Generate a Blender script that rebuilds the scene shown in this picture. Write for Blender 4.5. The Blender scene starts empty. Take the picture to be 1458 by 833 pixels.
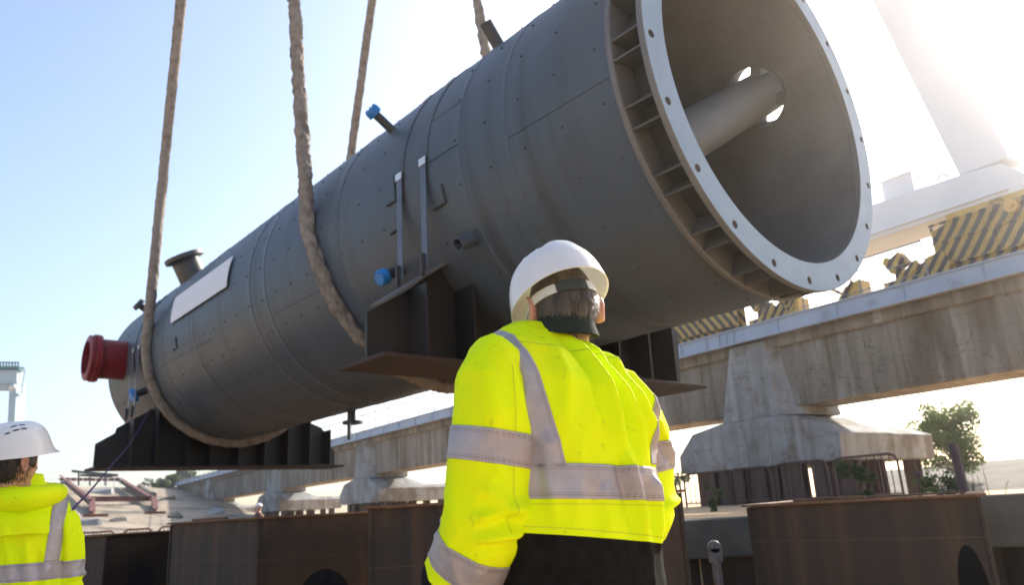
import bpy, bmesh, math, random
import numpy as np
from mathutils import Vector, Matrix, noise
from mathutils.bvhtree import BVHTree

random.seed(7)
rng = np.random.default_rng(7)
R_ = math.radians
SC = bpy.context.scene
COL = SC.collection

# ------------------------------------------------------------------ camera
F, PX, PY = 1071.0, 729.0, 416.5            # focal length and centre, in photograph pixels
CAM_Z = 1.15
W = np.array([[0.9984375374456151, -0.05587918950321215, 0.0],
              [0.015450949955664482, 0.27607430533763005, 0.9610120946574047],
              [-0.05370057695223997, -0.9595105492451915, 0.2765063361338894]])
O = np.array([0.0, 0.0, CAM_Z])
cam = bpy.data.cameras.new("camera")
cam.sensor_width = 36.0
cam.lens = 36.0 * F / 1458.0
cam.clip_start, cam.clip_end = 0.05, 5000
cam.dof.use_dof = True
cam.dof.focus_distance = 2.7
cam.dof.aperture_fstop = 3.6
camo = bpy.data.objects.new("camera", cam)
COL.objects.link(camo)
right, down, fwd = W[:, 0], W[:, 1], W[:, 2]
camo.matrix_world = Matrix(((right[0], -down[0], -fwd[0], O[0]),
                            (right[1], -down[1], -fwd[1], O[1]),
                            (right[2], -down[2], -fwd[2], O[2]), (0, 0, 0, 1)))
SC.camera = camo

# ------------------------------------------------------------------ light
SUN_EL, SUN_AZ = R_(30.3), R_(38.1)          # azimuth from +Y towards +X
world = bpy.data.worlds.new("World")
SC.world = world
world.use_nodes = True
nt = world.node_tree
bg = nt.nodes["Background"]
sky = nt.nodes.new("ShaderNodeTexSky")
sky.sky_type = 'NISHITA'
sky.sun_disc = False
sky.sun_elevation = SUN_EL
sky.sun_rotation = SUN_AZ
sky.air_density = 1.0
sky.dust_density = 2.1
sky.ozone_density = 1.2
nt.links.new(sky.outputs[0], bg.inputs[0])
bg.inputs[1].default_value = 0.122
sun = bpy.data.lights.new("sun", 'SUN')
sun.energy = 4.2
sun.angle = R_(0.53)
sun.color = (1.0, 0.93, 0.82)
suno = bpy.data.objects.new("sun", sun)
COL.objects.link(suno)
sdir = Vector((math.sin(SUN_AZ) * math.cos(SUN_EL), math.cos(SUN_AZ) * math.cos(SUN_EL), math.sin(SUN_EL)))
suno.rotation_euler = sdir.to_track_quat('Z', 'Y').to_euler()
suno.location = (20, 30, 30)
SC.view_settings.view_transform = 'Standard'
SC.view_settings.look = 'None'
SC.view_settings.exposure = 1.33
SC.view_settings.gamma = 1.0
SC.view_settings.use_curve_mapping = False


# ------------------------------------------------------------------ helpers: pixels to places
def ray(x, y):
    return W @ np.array([(x - PX) / F, (y - PY) / F, 1.0])
def PD(x, y, dep):
    return O + ray(x, y) * dep
def PZ(x, y, z):
    r = ray(x, y)
    return O + r * ((z - CAM_Z) / r[2])
def GR(x, y, dep, z=0.0):
    p = PD(x, y, dep)
    return np.array([p[0], p[1], z])
def hit(x, y, p, n):
    r = ray(x, y)
    return O + r * (((np.asarray(p) - O) @ n) / (r @ n))


# ------------------------------------------------------------------ helpers: materials
MATS = {}
def lin(c):
    return tuple(c) + (1.0,) if len(c) == 3 else tuple(c)
def pm(name, c1, c2=None, scale=3.0, rough=0.6, bump=0.0, bscale=None, metal=0.0, stretch=(1, 1, 1),
       ramp=(0.35, 0.65), c3=None, s3=1.0, r3=(0.55, 0.62), stretch3=(1, 1, 1), spec=0.5, rvar=0.0, transl=0.0, coat=0.0):
    """Principled material with two noise-mixed colours, an optional third blotch colour and a noise bump, in object space."""
    m = bpy.data.materials.new(name)
    m.use_nodes = True
    t = m.node_tree
    b = t.nodes["Principled BSDF"]
    b.inputs["Roughness"].default_value = rough
    b.inputs["Metallic"].default_value = metal
    b.inputs["Specular IOR Level"].default_value = spec
    b.inputs["Coat Weight"].default_value = coat
    tc = t.nodes.new("ShaderNodeTexCoord")
    def noise_node(sc, st, det=6.0, ro=0.6):
        mp = t.nodes.new("ShaderNodeMapping")
        mp.inputs["Scale"].default_value = st
        t.links.new(tc.outputs["Object"], mp.inputs[0])
        n = t.nodes.new("ShaderNodeTexNoise")
        n.inputs["Scale"].default_value = sc
        n.inputs["Detail"].default_value = det
        n.inputs["Roughness"].default_value = ro
        t.links.new(mp.outputs[0], n.inputs[0])
        return n
    b.inputs["Base Color"].default_value = lin(c1)
    if c2 is not None:
        n = noise_node(scale, stretch)
        r = t.nodes.new("ShaderNodeValToRGB")
        r.color_ramp.elements[0].position, r.color_ramp.elements[1].position = ramp
        r.color_ramp.elements[0].color, r.color_ramp.elements[1].color = lin(c1), lin(c2)
        t.links.new(n.outputs[0], r.inputs[0])
        out = r.outputs[0]
        if c3 is not None:
            n3 = noise_node(s3, stretch3)
            r2 = t.nodes.new("ShaderNodeValToRGB")
            r2.color_ramp.elements[0].position, r2.color_ramp.elements[1].position = r3
            t.links.new(n3.outputs[0], r2.inputs[0])
            mx = t.nodes.new("ShaderNodeMix")
            mx.data_type = 'RGBA'
            t.links.new(r2.outputs[0], mx.inputs[0])
            t.links.new(out, mx.inputs[6])
            mx.inputs[7].default_value = lin(c3)
            out = mx.outputs[2]
        t.links.new(out, b.inputs["Base Color"])
        if rvar:
            mr = t.nodes.new("ShaderNodeMapRange")
            mr.inputs[3].default_value, mr.inputs[4].default_value = rough - rvar, rough + rvar
            t.links.new(n.outputs[0], mr.inputs[0])
            t.links.new(mr.outputs[0], b.inputs["Roughness"])
    if bump:
        nb = noise_node(bscale or scale * 4, (1, 1, 1), 5.0)
        bp = t.nodes.new("ShaderNodeBump")
        bp.inputs["Strength"].default_value = bump
        bp.inputs["Distance"].default_value = 0.02
        t.links.new(nb.outputs[0], bp.inputs["Height"])
        t.links.new(bp.outputs[0], b.inputs["Normal"])
    if transl:
        tr = t.nodes.new("ShaderNodeBsdfTranslucent")
        tr.inputs[0].default_value = lin(c2 or c1)
        ms = t.nodes.new("ShaderNodeMixShader")
        ms.inputs[0].default_value = transl
        o = t.nodes["Material Output"]
        t.links.new(b.outputs[0], ms.inputs[1])
        t.links.new(tr.outputs[0], ms.inputs[2])
        t.links.new(ms.outputs[0], o.inputs[0])
    MATS[name] = m
    return m

def stripes(name, ca, cb, period, rough=0.55, axis=(1, 0, 1), rot=0.0):
    """Two-colour diagonal hazard stripes in object space, with worn noise."""
    m = pm(name, ca, None, rough=rough)
    t = m.node_tree
    b = t.nodes["Principled BSDF"]
    tc = t.nodes.new("ShaderNodeTexCoord")
    dt = t.nodes.new("ShaderNodeVectorMath"); dt.operation = 'DOT_PRODUCT'
    dt.inputs[1].default_value = axis
    t.links.new(tc.outputs["Object"], dt.inputs[0])
    ml = t.nodes.new("ShaderNodeMath"); ml.operation = 'MULTIPLY'; ml.inputs[1].default_value = 1.0 / period
    t.links.new(dt.outputs["Value"], ml.inputs[0])
    fr = t.nodes.new("ShaderNodeMath"); fr.operation = 'FRACT'
    t.links.new(ml.outputs[0], fr.inputs[0])
    gt = t.nodes.new("ShaderNodeMath"); gt.operation = 'GREATER_THAN'; gt.inputs[1].default_value = 0.5
    t.links.new(fr.outputs[0], gt.inputs[0])
    n = t.nodes.new("ShaderNodeTexNoise"); n.inputs["Scale"].default_value = 5
    t.links.new(tc.outputs["Object"], n.inputs[0])
    mx = t.nodes.new("ShaderNodeMix"); mx.data_type = 'RGBA'
    t.links.new(gt.outputs[0], mx.inputs[0])
    mx.inputs[6].default_value, mx.inputs[7].default_value = lin(ca), lin(cb)
    m2 = t.nodes.new("ShaderNodeMix"); m2.data_type = 'RGBA'; m2.blend_type = 'MULTIPLY'; m2.inputs[0].default_value = 0.5
    t.links.new(mx.outputs[2], m2.inputs[6]); t.links.new(n.outputs[0], m2.inputs[7])
    t.links.new(m2.outputs[2], b.inputs["Base Color"])
    return m

pm('vessel_paint', (0.070, 0.091, 0.120), (0.092, 0.115, 0.144), 0.8, 0.43, 0.18, 0.9, stretch=(0.5, 1, 1), c3=(0.082, 0.094, 0.108), s3=0.6, r3=(0.48, 0.72), rvar=0.10, spec=0.22)
pm('vessel_dark', (0.035, 0.037, 0.04), (0.06, 0.062, 0.066), 3, 0.5)
pm('vessel_inside', (0.108, 0.108, 0.110), (0.145, 0.145, 0.146), 1.2, 0.6, 0.05, 3)
pm('flange_paint', (0.155, 0.235, 0.34), (0.20, 0.285, 0.395), 2.5, 0.45, 0.03, 8)
pm('ring_paint', (0.12, 0.118, 0.118), (0.15, 0.147, 0.147), 3, 0.5, 0.04, 8)
pm('gusset_shade', (0.062, 0.059, 0.057), (0.08, 0.076, 0.074), 3, 0.5)  # gussets darker than the rings, recess shade put into the colour
pm('pocket_shade', (0.030, 0.028, 0.026), (0.044, 0.041, 0.038), 3, 0.55, 0.04, 8)  # shade inside the flange pockets put into the colour
pm('strap_metal', (0.085, 0.105, 0.14), (0.12, 0.14, 0.175), 4, 0.4, metal=0.2)
pm('bright_metal', (0.62, 0.63, 0.65), (0.72, 0.73, 0.75), 8, 0.35, metal=0.6)
pm('saddle_paint', (0.012, 0.0105, 0.010), (0.021, 0.018, 0.0165), 1.6, 0.55, 0.1, 10, c3=(0.032, 0.018, 0.013), s3=1.2, r3=(0.55, 0.72))
pm('rust_plate', (0.030, 0.0165, 0.012), (0.052, 0.027, 0.0185), 2.5, 0.75, 0.12, 14, c3=(0.05, 0.028, 0.02), s3=1.5)
pm('rust_box', (0.014, 0.0085, 0.0055), (0.047, 0.025, 0.0135), 1.5, 0.72, 0.3, 14, stretch=(1.2, 1.2, 0.55), ramp=(0.25, 0.8), c3=(0.07, 0.031, 0.015), s3=1.3, r3=(0.54, 0.8), stretch3=(2.4, 2.4, 0.3))
pm('rust_edge', (0.11, 0.048, 0.022), (0.22, 0.105, 0.048), 9, 0.8, 0.1, 20)
pm('box_inside', (0.018, 0.013, 0.011), (0.03, 0.02, 0.016), 3, 0.8)
pm('red_paint', (0.185, 0.008, 0.012), (0.235, 0.014, 0.018), 4, 0.42, spec=0.3)
pm('red_inside', (0.075, 0.012, 0.016), (0.10, 0.016, 0.02), 4, 0.6)
pm('blue_cap', (0.012, 0.16, 0.48), (0.02, 0.21, 0.58), 8, 0.4)
pm('label_white', (0.70, 0.70, 0.73), (0.73, 0.73, 0.76), 2, 0.5)
pm('sling', (0.22, 0.185, 0.155), (0.33, 0.285, 0.245), 14, 0.95, 0.2, 60, c3=(0.14, 0.105, 0.08), s3=7, r3=(0.5, 0.7), spec=0.1)
pm('tag_rope', (0.06, 0.03, 0.10), (0.10, 0.05, 0.15), 20, 0.9)
pm('concrete', (0.195, 0.17, 0.14), (0.30, 0.27, 0.235), 1.0, 0.9, 0.2, 7, stretch=(1, 1, 0.33), c3=(0.12, 0.092, 0.065), s3=0.55, r3=(0.48, 0.72), stretch3=(1.4, 1.4, 0.28), spec=0.2)
pm('concrete_pier', (0.26, 0.262, 0.265), (0.34, 0.342, 0.345), 1.4, 0.9, 0.2, 7, c3=(0.19, 0.165, 0.14), s3=0.6, r3=(0.5, 0.6), spec=0.2)
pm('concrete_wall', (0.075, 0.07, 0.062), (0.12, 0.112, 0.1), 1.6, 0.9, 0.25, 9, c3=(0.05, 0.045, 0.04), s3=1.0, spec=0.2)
pm('bank_concrete', (0.27, 0.22, 0.165), (0.36, 0.30, 0.23), 0.5, 0.92, 0.25, 5, c3=(0.12, 0.105, 0.085), s3=0.3, r3=(0.5, 0.62), spec=0.2)
pm('dim_bounce', (0.07, 0.045, 0.03), (0.12, 0.08, 0.055), 0.8, 0.95, 0.3, 12, spec=0.1)  # for the unseen sheet that dims the ground bounce
pm('ground', (0.60, 0.40, 0.225), (0.70, 0.50, 0.30), 0.6, 0.95, 0.3, 12, c3=(0.48, 0.32, 0.18), s3=0.2, spec=0.1)
pm('edge_girder', (0.32, 0.385, 0.50), (0.37, 0.435, 0.55), 1.2, 0.5, c3=(0.20, 0.20, 0.23), s3=1.4, r3=(0.58, 0.8))
pm('rail_metal', (0.16, 0.17, 0.19), (0.22, 0.23, 0.25), 5, 0.5)
pm('crane_paint', (0.80, 0.79, 0.80), (0.84, 0.83, 0.84), 0.7, 0.45)
pm('crane_paint_far', (0.33, 0.46, 0.58), (0.38, 0.52, 0.64), 0.5, 0.5)
pm('far_roof', (0.04, 0.12, 0.17), (0.06, 0.16, 0.20), 1, 0.6)
stripes('hazard', (0.62, 0.40, 0.10), (0.045, 0.04, 0.045), 0.27, axis=(0.8, 0, -0.6))
stripes('hazard_reverse', (0.62, 0.40, 0.10), (0.045, 0.04, 0.045), 0.27, axis=(0.8, 0, 0.6))
pm('yellow_paint', (0.60, 0.36, 0.07), (0.70, 0.44, 0.11), 3, 0.5, c3=(0.30, 0.17, 0.05), s3=2.5)
pm('brown_paint', (0.055, 0.03, 0.033), (0.085, 0.046, 0.048), 3, 0.6, 0.05, 14)
pm('red_oxide', (0.105, 0.026, 0.017), (0.165, 0.05, 0.032), 1.6, 0.7, c3=(0.12, 0.045, 0.035), s3=1.2)
pm('barrier_paint', (0.27, 0.12, 0.09), (0.34, 0.17, 0.13), 4, 0.6)
pm('post_paint', (0.13, 0.13, 0.15), (0.20, 0.19, 0.2), 6, 0.5, c3=(0.10, 0.05, 0.04), s3=8)
pm('leaf', (0.055, 0.105, 0.02), (0.12, 0.18, 0.045), 2.0, 0.55, transl=0.42)
pm('leaf_dark', (0.03, 0.06, 0.015), (0.065, 0.105, 0.03), 2.0, 0.6, transl=0.3)
pm('dry_weed', (0.24, 0.20, 0.10), (0.30, 0.27, 0.12), 3, 0.8, transl=0.3)
pm('bark', (0.09, 0.065, 0.045), (0.14, 0.10, 0.07), 8, 0.9)
pm('hi_vis', (0.77, 0.97, 0.002), (0.81, 0.985, 0.003), 6, 0.75, 0.05, 160, spec=0.12, transl=0.05)
pm('jacket_black', (0.007, 0.006, 0.006), (0.013, 0.0115, 0.011), 30, 0.9, 0.15, 220, spec=0.08)
pm('trousers', (0.014, 0.014, 0.018), (0.024, 0.024, 0.03), 20, 0.9)
pm('boots', (0.02, 0.017, 0.015), (0.03, 0.026, 0.022), 12, 0.6)
pm('collar_lining', (0.006, 0.012, 0.008), (0.011, 0.019, 0.013), 30, 0.95)
pm('seam_thread', (0.60, 0.68, 0.01), (0.65, 0.73, 0.015), 30, 0.9)
pm('helmet_white', (0.84, 0.83, 0.83), (0.87, 0.86, 0.86), 3, 0.28, transl=0.22, coat=0.2)
pm('vent_dark', (0.05, 0.03, 0.025), (0.08, 0.05, 0.04), 8, 0.6)
pm('strap_white', (0.62, 0.62, 0.60), (0.7, 0.7, 0.68), 8, 0.5)
pm('strap_black', (0.03, 0.032, 0.026), (0.045, 0.047, 0.036), 8, 0.6)
pm('skin', (0.52, 0.25, 0.18), (0.60, 0.32, 0.235), 14, 0.5, 0.06, 90)
MATS['skin'].node_tree.nodes["Principled BSDF"].inputs["Subsurface Weight"].default_value = 0.25
MATS['skin'].node_tree.nodes["Principled BSDF"].inputs["Subsurface Radius"].default_value = (0.02, 0.008, 0.005)
pm('hair_grey', (0.05, 0.038, 0.027), (0.16, 0.132, 0.10), 40, 0.45, stretch=(1, 1, 0.15))
pm('hair_dark', (0.012, 0.009, 0.008), (0.03, 0.022, 0.018), 40, 0.4, stretch=(1, 1, 0.15))

def overlay(name, build):
    m = MATS[name]; t = m.node_tree; b = t.nodes["Principled BSDF"]
    src = b.inputs["Base Color"].links[0].from_socket
    tc = t.nodes.new("ShaderNodeTexCoord")
    def mth(op, a, bv=0.0):
        n = t.nodes.new("ShaderNodeMath"); n.operation = op
        for i, q in enumerate((a, bv)):
            if hasattr(q, 'node'): t.links.new(q, n.inputs[i])
            else: n.inputs[i].default_value = q
        return n.outputs[0]
    def nz(sc, st, det=4.0):
        mp = t.nodes.new("ShaderNodeMapping"); mp.inputs["Scale"].default_value = st
        t.links.new(tc.outputs["Object"], mp.inputs[0])
        n = t.nodes.new("ShaderNodeTexNoise"); n.inputs["Scale"].default_value = sc; n.inputs["Detail"].default_value = det
        t.links.new(mp.outputs[0], n.inputs[0]); return n.outputs[0]
    def mix(fac, col, base):
        mx = t.nodes.new("ShaderNodeMix"); mx.data_type = 'RGBA'
        t.links.new(fac, mx.inputs[0]); t.links.new(base, mx.inputs[6]); mx.inputs[7].default_value = lin(col)
        return mx.outputs[2]
    sx = t.nodes.new("ShaderNodeSeparateXYZ"); t.links.new(tc.outputs["Object"], sx.inputs[0])
    t.links.new(build(mth, nz, mix, sx, src), b.inputs["Base Color"])
def ramp01(mth, v, lo, hi):
    return mth('MINIMUM', mth('MAXIMUM', mth('DIVIDE', mth('SUBTRACT', v, lo), hi - lo), 0.0), 1.0)
def concrete_overlay(dark, light, px, pz):
    def f(mth, nz, mix, sx, src):
        drip = mth('MULTIPLY', ramp01(mth, nz(3.2, (1, 1, 0.06)), 0.52, 0.66), 0.65)
        c = mix(drip, dark, src)
        pale = mth('MULTIPLY', ramp01(mth, nz(2.1, (1, 1, 0.10)), 0.57, 0.68), 0.55)
        c = mix(pale, light, c)
        wob_ = mth('MULTIPLY', mth('SUBTRACT', nz(1.5, (1, 1, 1)), 0.5), 0.03)
        jx = mth('LESS_THAN', mth('FRACT', mth('DIVIDE', mth('ADD', sx.outputs[0], wob_), px)), 0.016 / px)
        jz = mth('LESS_THAN', mth('FRACT', mth('DIVIDE', mth('ADD', sx.outputs[2], wob_), pz)), 0.014 / pz)
        j = mth('MULTIPLY', mth('MAXIMUM', jx, jz), ramp01(mth, nz(1.1, (1, 1, 1)), 0.35, 0.6))
        c = mix(mth('MULTIPLY', j, 0.7), [q * 0.55 for q in dark], c)
        crk = mth('LESS_THAN', mth('ABSOLUTE', mth('SUBTRACT', nz(0.9, (1, 1, 1), 8.0), 0.5)), 0.0035)
        return mix(mth('MULTIPLY', crk, 0.6), [q * 0.5 for q in dark], c)
    return f
overlay('concrete', concrete_overlay((0.12, 0.09, 0.06), (0.40, 0.38, 0.35), 2.5, 0.78))
overlay('concrete_pier', concrete_overlay((0.19, 0.18, 0.165), (0.40, 0.40, 0.40), 1.9, 0.9))
def vessel_overlay(mth, nz, mix, sx, src):
    scr = mth('LESS_THAN', mth('ABSOLUTE', mth('SUBTRACT', nz(2.6, (0.5, 1.2, 1.2), 2.0), 0.47)), 0.0012)
    c = mix(mth('MULTIPLY', scr, mth('MULTIPLY', ramp01(mth, nz(1.7, (1, 1, 1)), 0.5, 0.6), 0.35)), (0.16, 0.16, 0.165), src)
    sp = ramp01(mth, nz(26, (1, 1, 1), 2.0), 0.70, 0.74)
    c = mix(mth('MULTIPLY', sp, 0.35), (0.19, 0.185, 0.175), c)
    run_ = mth('MULTIPLY', ramp01(mth, nz(2.2, (1.6, 0.14, 0.14)), 0.52, 0.7), 0.5)
    c = mix(run_, (0.045, 0.047, 0.05), c)
    return mix(mth('MULTIPLY', ramp01(mth, nz(0.7, (1, 1, 1), 6.0), 0.52, 0.7), 0.4), (0.115, 0.105, 0.095), c)
overlay('vessel_paint', vessel_overlay)
def rust_toplight_overlay(mth, nz, mix, sx, src):
    c = mix(mth('MULTIPLY', ramp01(mth, nz(5.0, (1, 1, 0.035)), 0.56, 0.70), 0.55), (0.105, 0.047, 0.021), src)
    c = mix(mth('MULTIPLY', ramp01(mth, nz(7.0, (1, 1, 0.05)), 0.58, 0.7), 0.5), (0.011, 0.009, 0.008), c)
    top = ramp01(mth, sx.outputs[2], 0.97, 1.2)  # rust brightens towards the rim, light from above put into the colour
    c = mix(mth('MULTIPLY', mth('MULTIPLY', top, ramp01(mth, nz(6.0, (1, 1, 0.3)), 0.40, 0.6)), 0.6), (0.12, 0.052, 0.022), c)
    wl_ = mth('LESS_THAN', mth('ABSOLUTE', mth('SUBTRACT', sx.outputs[2], mth('ADD', 0.80, mth('MULTIPLY', nz(3.0, (1, 1, 1)), 0.01)))), 0.004)
    return mix(mth('MULTIPLY', wl_, 0.5), (0.09, 0.05, 0.03), c)
overlay('rust_box', rust_toplight_overlay)
def cloth_overlay(mth, nz, mix, sx, src):
    c = mix(mth('MULTIPLY', ramp01(mth, nz(7, (1, 1, 1)), 0.45, 0.75), 0.6), (0.93, 0.90, 0.004), src)
    c = mix(mth('MULTIPLY', ramp01(mth, nz(4.5, (1, 1, 0.7), 8.0), 0.60, 0.75), 0.35), (0.50, 0.56, 0.04), c)
    return mix(mth('MULTIPLY', ramp01(mth, nz(40, (1, 1, 1), 3.0), 0.66, 0.72), 0.25), (0.33, 0.36, 0.04), c)
overlay('hi_vis', cloth_overlay)

def tape_material():
    m = pm('reflective_tape', (0.31, 0.285, 0.315), (0.40, 0.37, 0.395), 14, 0.42, 0.10, 60, metal=0.15, c3=(0.36, 0.30, 0.29), s3=9, r3=(0.45, 0.7))
    t = m.node_tree
    b = t.nodes["Principled BSDF"]
    src = b.inputs["Base Color"].links[0].from_socket
    at = t.nodes.new("ShaderNodeAttribute"); at.attribute_name = "tape"
    sx = t.nodes.new("ShaderNodeSeparateXYZ"); t.links.new(at.outputs["Vector"], sx.inputs[0])
    def mth(op, a, bv):
        n = t.nodes.new("ShaderNodeMath"); n.operation = op
        if hasattr(a, 'node'): t.links.new(a, n.inputs[0])
        else: n.inputs[0].default_value = a
        if hasattr(bv, 'node'): t.links.new(bv, n.inputs[1])
        else: n.inputs[1].default_value = bv
        return n.outputs[0]
    # two stitched lines near the borders (tape.x runs 0..1 across, tape.y in metres along)
    e = mth('ABSOLUTE', mth('SUBTRACT', sx.outputs[0], 0.5), 0)
    l1 = mth('LESS_THAN', mth('ABSOLUTE', mth('SUBTRACT', e, 0.40), 0), 0.013)
    l2 = mth('LESS_THAN', mth('ABSOLUTE', mth('SUBTRACT', e, 0.335), 0), 0.008)
    dash = mth('GREATER_THAN', mth('FRACT', mth('MULTIPLY', sx.outputs[1], 220.0), 0), 0.3)
    ln = mth('MULTIPLY', mth('MAXIMUM', l1, l2), dash)
    mx = t.nodes.new("ShaderNodeMix"); mx.data_type = 'RGBA'
    t.links.new(ln, mx.inputs[0]); t.links.new(src, mx.inputs[6])
    mx.inputs[7].default_value = (0.13, 0.115, 0.125, 1)
    t.links.new(mx.outputs[2], b.inputs["Base Color"])
tape_material()


# ------------------------------------------------------------------ helpers: objects
def tag(o, label=None, cat=None, group=None, kind=None):
    if label: o['label'] = label
    if cat: o['category'] = cat
    if group: o['group'] = group
    if kind: o['kind'] = kind
    return o
def empty(name, M=None, label=None, cat=None, group=None):
    o = bpy.data.objects.new(name, None)
    o.empty_display_size = 0.3
    COL.objects.link(o)
    if M is not None: o.matrix_world = M
    o['frame'] = [v for r in (M or Matrix.Identity(4)) for v in r]
    return tag(o, label, cat, group)
def frame_of(o):
    f = o.get('frame')
    return Matrix([list(f[i * 4:i * 4 + 4]) for i in range(4)]) if f else Matrix.Identity(4)

class MB:
    """Collects shapes and links them as one mesh object."""
    def __init__(s): s.v, s.f, s.m = [], [], []
    def add(s, vs, fs, mi=0):
        k = len(s.v)
        s.v += [tuple(float(c) for c in p) for p in vs]
        s.f += [tuple(i + k for i in f) for f in fs]
        s.m += [mi] * len(fs)
        return s
    def box(s, c, d, rot=None, mi=0):
        vs = [Vector((x * d[0] / 2, y * d[1] / 2, z * d[2] / 2)) for z in (-1, 1) for y in (-1, 1) for x in (-1, 1)]
        if rot is not None: vs = [rot @ v for v in vs]
        vs = [v + Vector(c) for v in vs]
        return s.add(vs, [(0, 2, 3, 1), (4, 5, 7, 6), (0, 1, 5, 4), (2, 6, 7, 3), (1, 3, 7, 5), (0, 4, 6, 2)], mi)
    def lim(s, x0, x1, y0, y1, z0, z1, mi=0):
        return s.box(((x0 + x1) / 2, (y0 + y1) / 2, (z0 + z1) / 2), (abs(x1 - x0), abs(y1 - y0), abs(z1 - z0)), None, mi)
    def prism(s, poly, ext, mi=0):
        n = len(poly); ext = np.asarray(ext, float)
        P = [np.asarray(p, float) for p in poly]
        fs = [tuple(range(n))[::-1], tuple(range(n, 2 * n))] + [(i, (i + 1) % n, n + (i + 1) % n, n + i) for i in range(n)]
        return s.add(P + [p + ext for p in P], fs, mi)
    def loft(s, rings, cap=True, mi=0, closed=True):
        n = len(rings[0]); k = len(rings)
        vs = [p for r in rings for p in r]
        fs = []
        for i in range(k - 1):
            for j in range(n if closed else n - 1):
                a, b = i * n + j, i * n + (j + 1) % n
                fs.append((a, b, b + n, a + n))
        if cap:
            fs.append(tuple(range(n))[::-1]); fs.append(tuple(range((k - 1) * n, k * n)))
        return s.add(vs, fs, mi)
    def tube(s, path, r, n=10, cap=True, mi=0, flat=None):
        P = [Vector(p) for p in path]
        rs = r if hasattr(r, '__len__') else [r] * len(P)
        rings = []; up = None
        for i, p in enumerate(P):
            t = (P[min(i + 1, len(P) - 1)] - P[max(i - 1, 0)]).normalized()
            if up is None:
                up = Vector((0, 0, 1)) if abs(t.z) < 0.9 else Vector((1, 0, 0))
            x = up - t * up.dot(t); x.normalize(); up = x
            y = t.cross(x)
            rings.append([p + (x * math.cos(2 * math.pi * j / n) + y * math.sin(2 * math.pi * j / n) * (flat or 1)) * rs[i] for j in range(n)])
        return s.loft(rings, cap, mi)
    def cyl(s, a, b, r, n=16, r2=None, mi=0):
        return s.tube([a, b], [r, r if r2 is None else r2], n, True, mi)
    def ball(s, c, r, nu=12, nv=8, mi=0):
        r = r if hasattr(r, '__len__') else (r, r, r)
        rings = [[(c[0] + r[0] * math.sin(math.pi * i / nv) * math.cos(2 * math.pi * j / nu), c[1] + r[1] * math.sin(math.pi * i / nv) * math.sin(2 * math.pi * j / nu), c[2] - r[2] * math.cos(math.pi * i / nv)) for j in range(nu)] for i in range(1, nv)]
        return s.loft(rings, True, mi)
    def build(s, name, mats, parent=None, smooth=False, bevel=0.0, M=None, kind=None, angle=35, segs=2):
        me = bpy.data.meshes.new(name)
        me.from_pydata(s.v, [], s.f)
        mats = mats if isinstance(mats, (list, tuple)) else [mats]
        for m in mats: me.materials.append(MATS[m])
        if len(mats) > 1: me.polygons.foreach_set("material_index", s.m)
        bm = bmesh.new(); bm.from_mesh(me)
        bmesh.ops.recalc_face_normals(bm, faces=bm.faces)
        bm.to_mesh(me); bm.free()
        return link_mesh(name, me, parent, smooth, bevel, M, kind, angle, segs)

def link_mesh(name, me, parent=None, smooth=False, bevel=0.0, M=None, kind=None, angle=35, segs=2):
    o = bpy.data.objects.new(name, me)
    COL.objects.link(o)
    if parent is not None:
        o.parent = parent
    elif M is not None:
        o.matrix_world = M
    if smooth:
        me.polygons.foreach_set("use_smooth", [True] * len(me.polygons))
        if smooth != 'all':
            me.set_sharp_from_angle(angle=R_(angle))
    if bevel:
        b = o.modifiers.new("bevel", 'BEVEL')
        b.width = bevel; b.segments = segs; b.limit_method = 'ANGLE'; b.angle_limit = R_(40)
    if kind: o['kind'] = kind
    return o

def evaluated(o):
    dg = bpy.context.evaluated_depsgraph_get()
    me = bpy.data.meshes.new_from_object(o.evaluated_get(dg))
    return me
def cut_with(o, cutter_mb):
    """Boolean-subtract the collected shapes from mesh object o (applied)."""
    c = cutter_mb.build('cutter_tool', 'vessel_dark')
    c.matrix_world = o.matrix_world
    if o.parent is not None:
        c.parent = o.parent
    md = o.modifiers.new("cut", 'BOOLEAN'); md.operation = 'DIFFERENCE'; md.solver = 'EXACT'; md.object = c
    bpy.context.view_layer.update()
    me = evaluated(o)
    old = o.data
    o.modifiers.remove(md)
    o.data = me
    bpy.data.meshes.remove(old)
    bpy.data.objects.remove(c)

def MFRAME(o, x, y, z):
    return Matrix(((x[0], y[0], z[0], o[0]), (x[1], y[1], z[1], o[1]), (x[2], y[2], z[2], o[2]), (0, 0, 0, 1)))
def spline(pts, n):
    """Catmull-Rom through pts, n samples per span."""
    P = [np.asarray(p, float) for p in pts]
    P = [2 * P[0] - P[1]] + P + [2 * P[-1] - P[-2]]
    out = []
    for i in range(1, len(P) - 2):
        for k in range(n):
            t = k / n
            a, b, c, d = P[i - 1], P[i], P[i + 1], P[i + 2]
            out.append(0.5 * ((2 * b) + (c - a) * t + (2 * a - 5 * b + 4 * c - d) * t * t + (3 * b - a - 3 * c + d) * t ** 3))
    out.append(P[-2])
    return out

# ==================================================================== SETTING
g = MB()
xs = np.r_[-380, np.linspace(-80, 80, 81), 380]
ys = np.r_[-380, np.linspace(-60, 100, 81), 380]
def gz(x, y):
    if abs(x) > 79 or abs(y) > 99: return 0.0
    return 0.03 * noise.noise(Vector((x * 0.25, y * 0.25, 0))) - 0.14 * math.exp(-((x + 2.1) ** 2 + (y - 2.9) ** 2) / 2.5)
g.add([(x, y, gz(x, y) - 0.02) for y in ys for x in xs],
      [(j * len(xs) + i, j * len(xs) + i + 1, (j + 1) * len(xs) + i + 1, (j + 1) * len(xs) + i) for j in range(len(ys) - 1) for i in range(len(xs) - 1)])
g.build('ground', 'ground', smooth='all', kind='structure')

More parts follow.
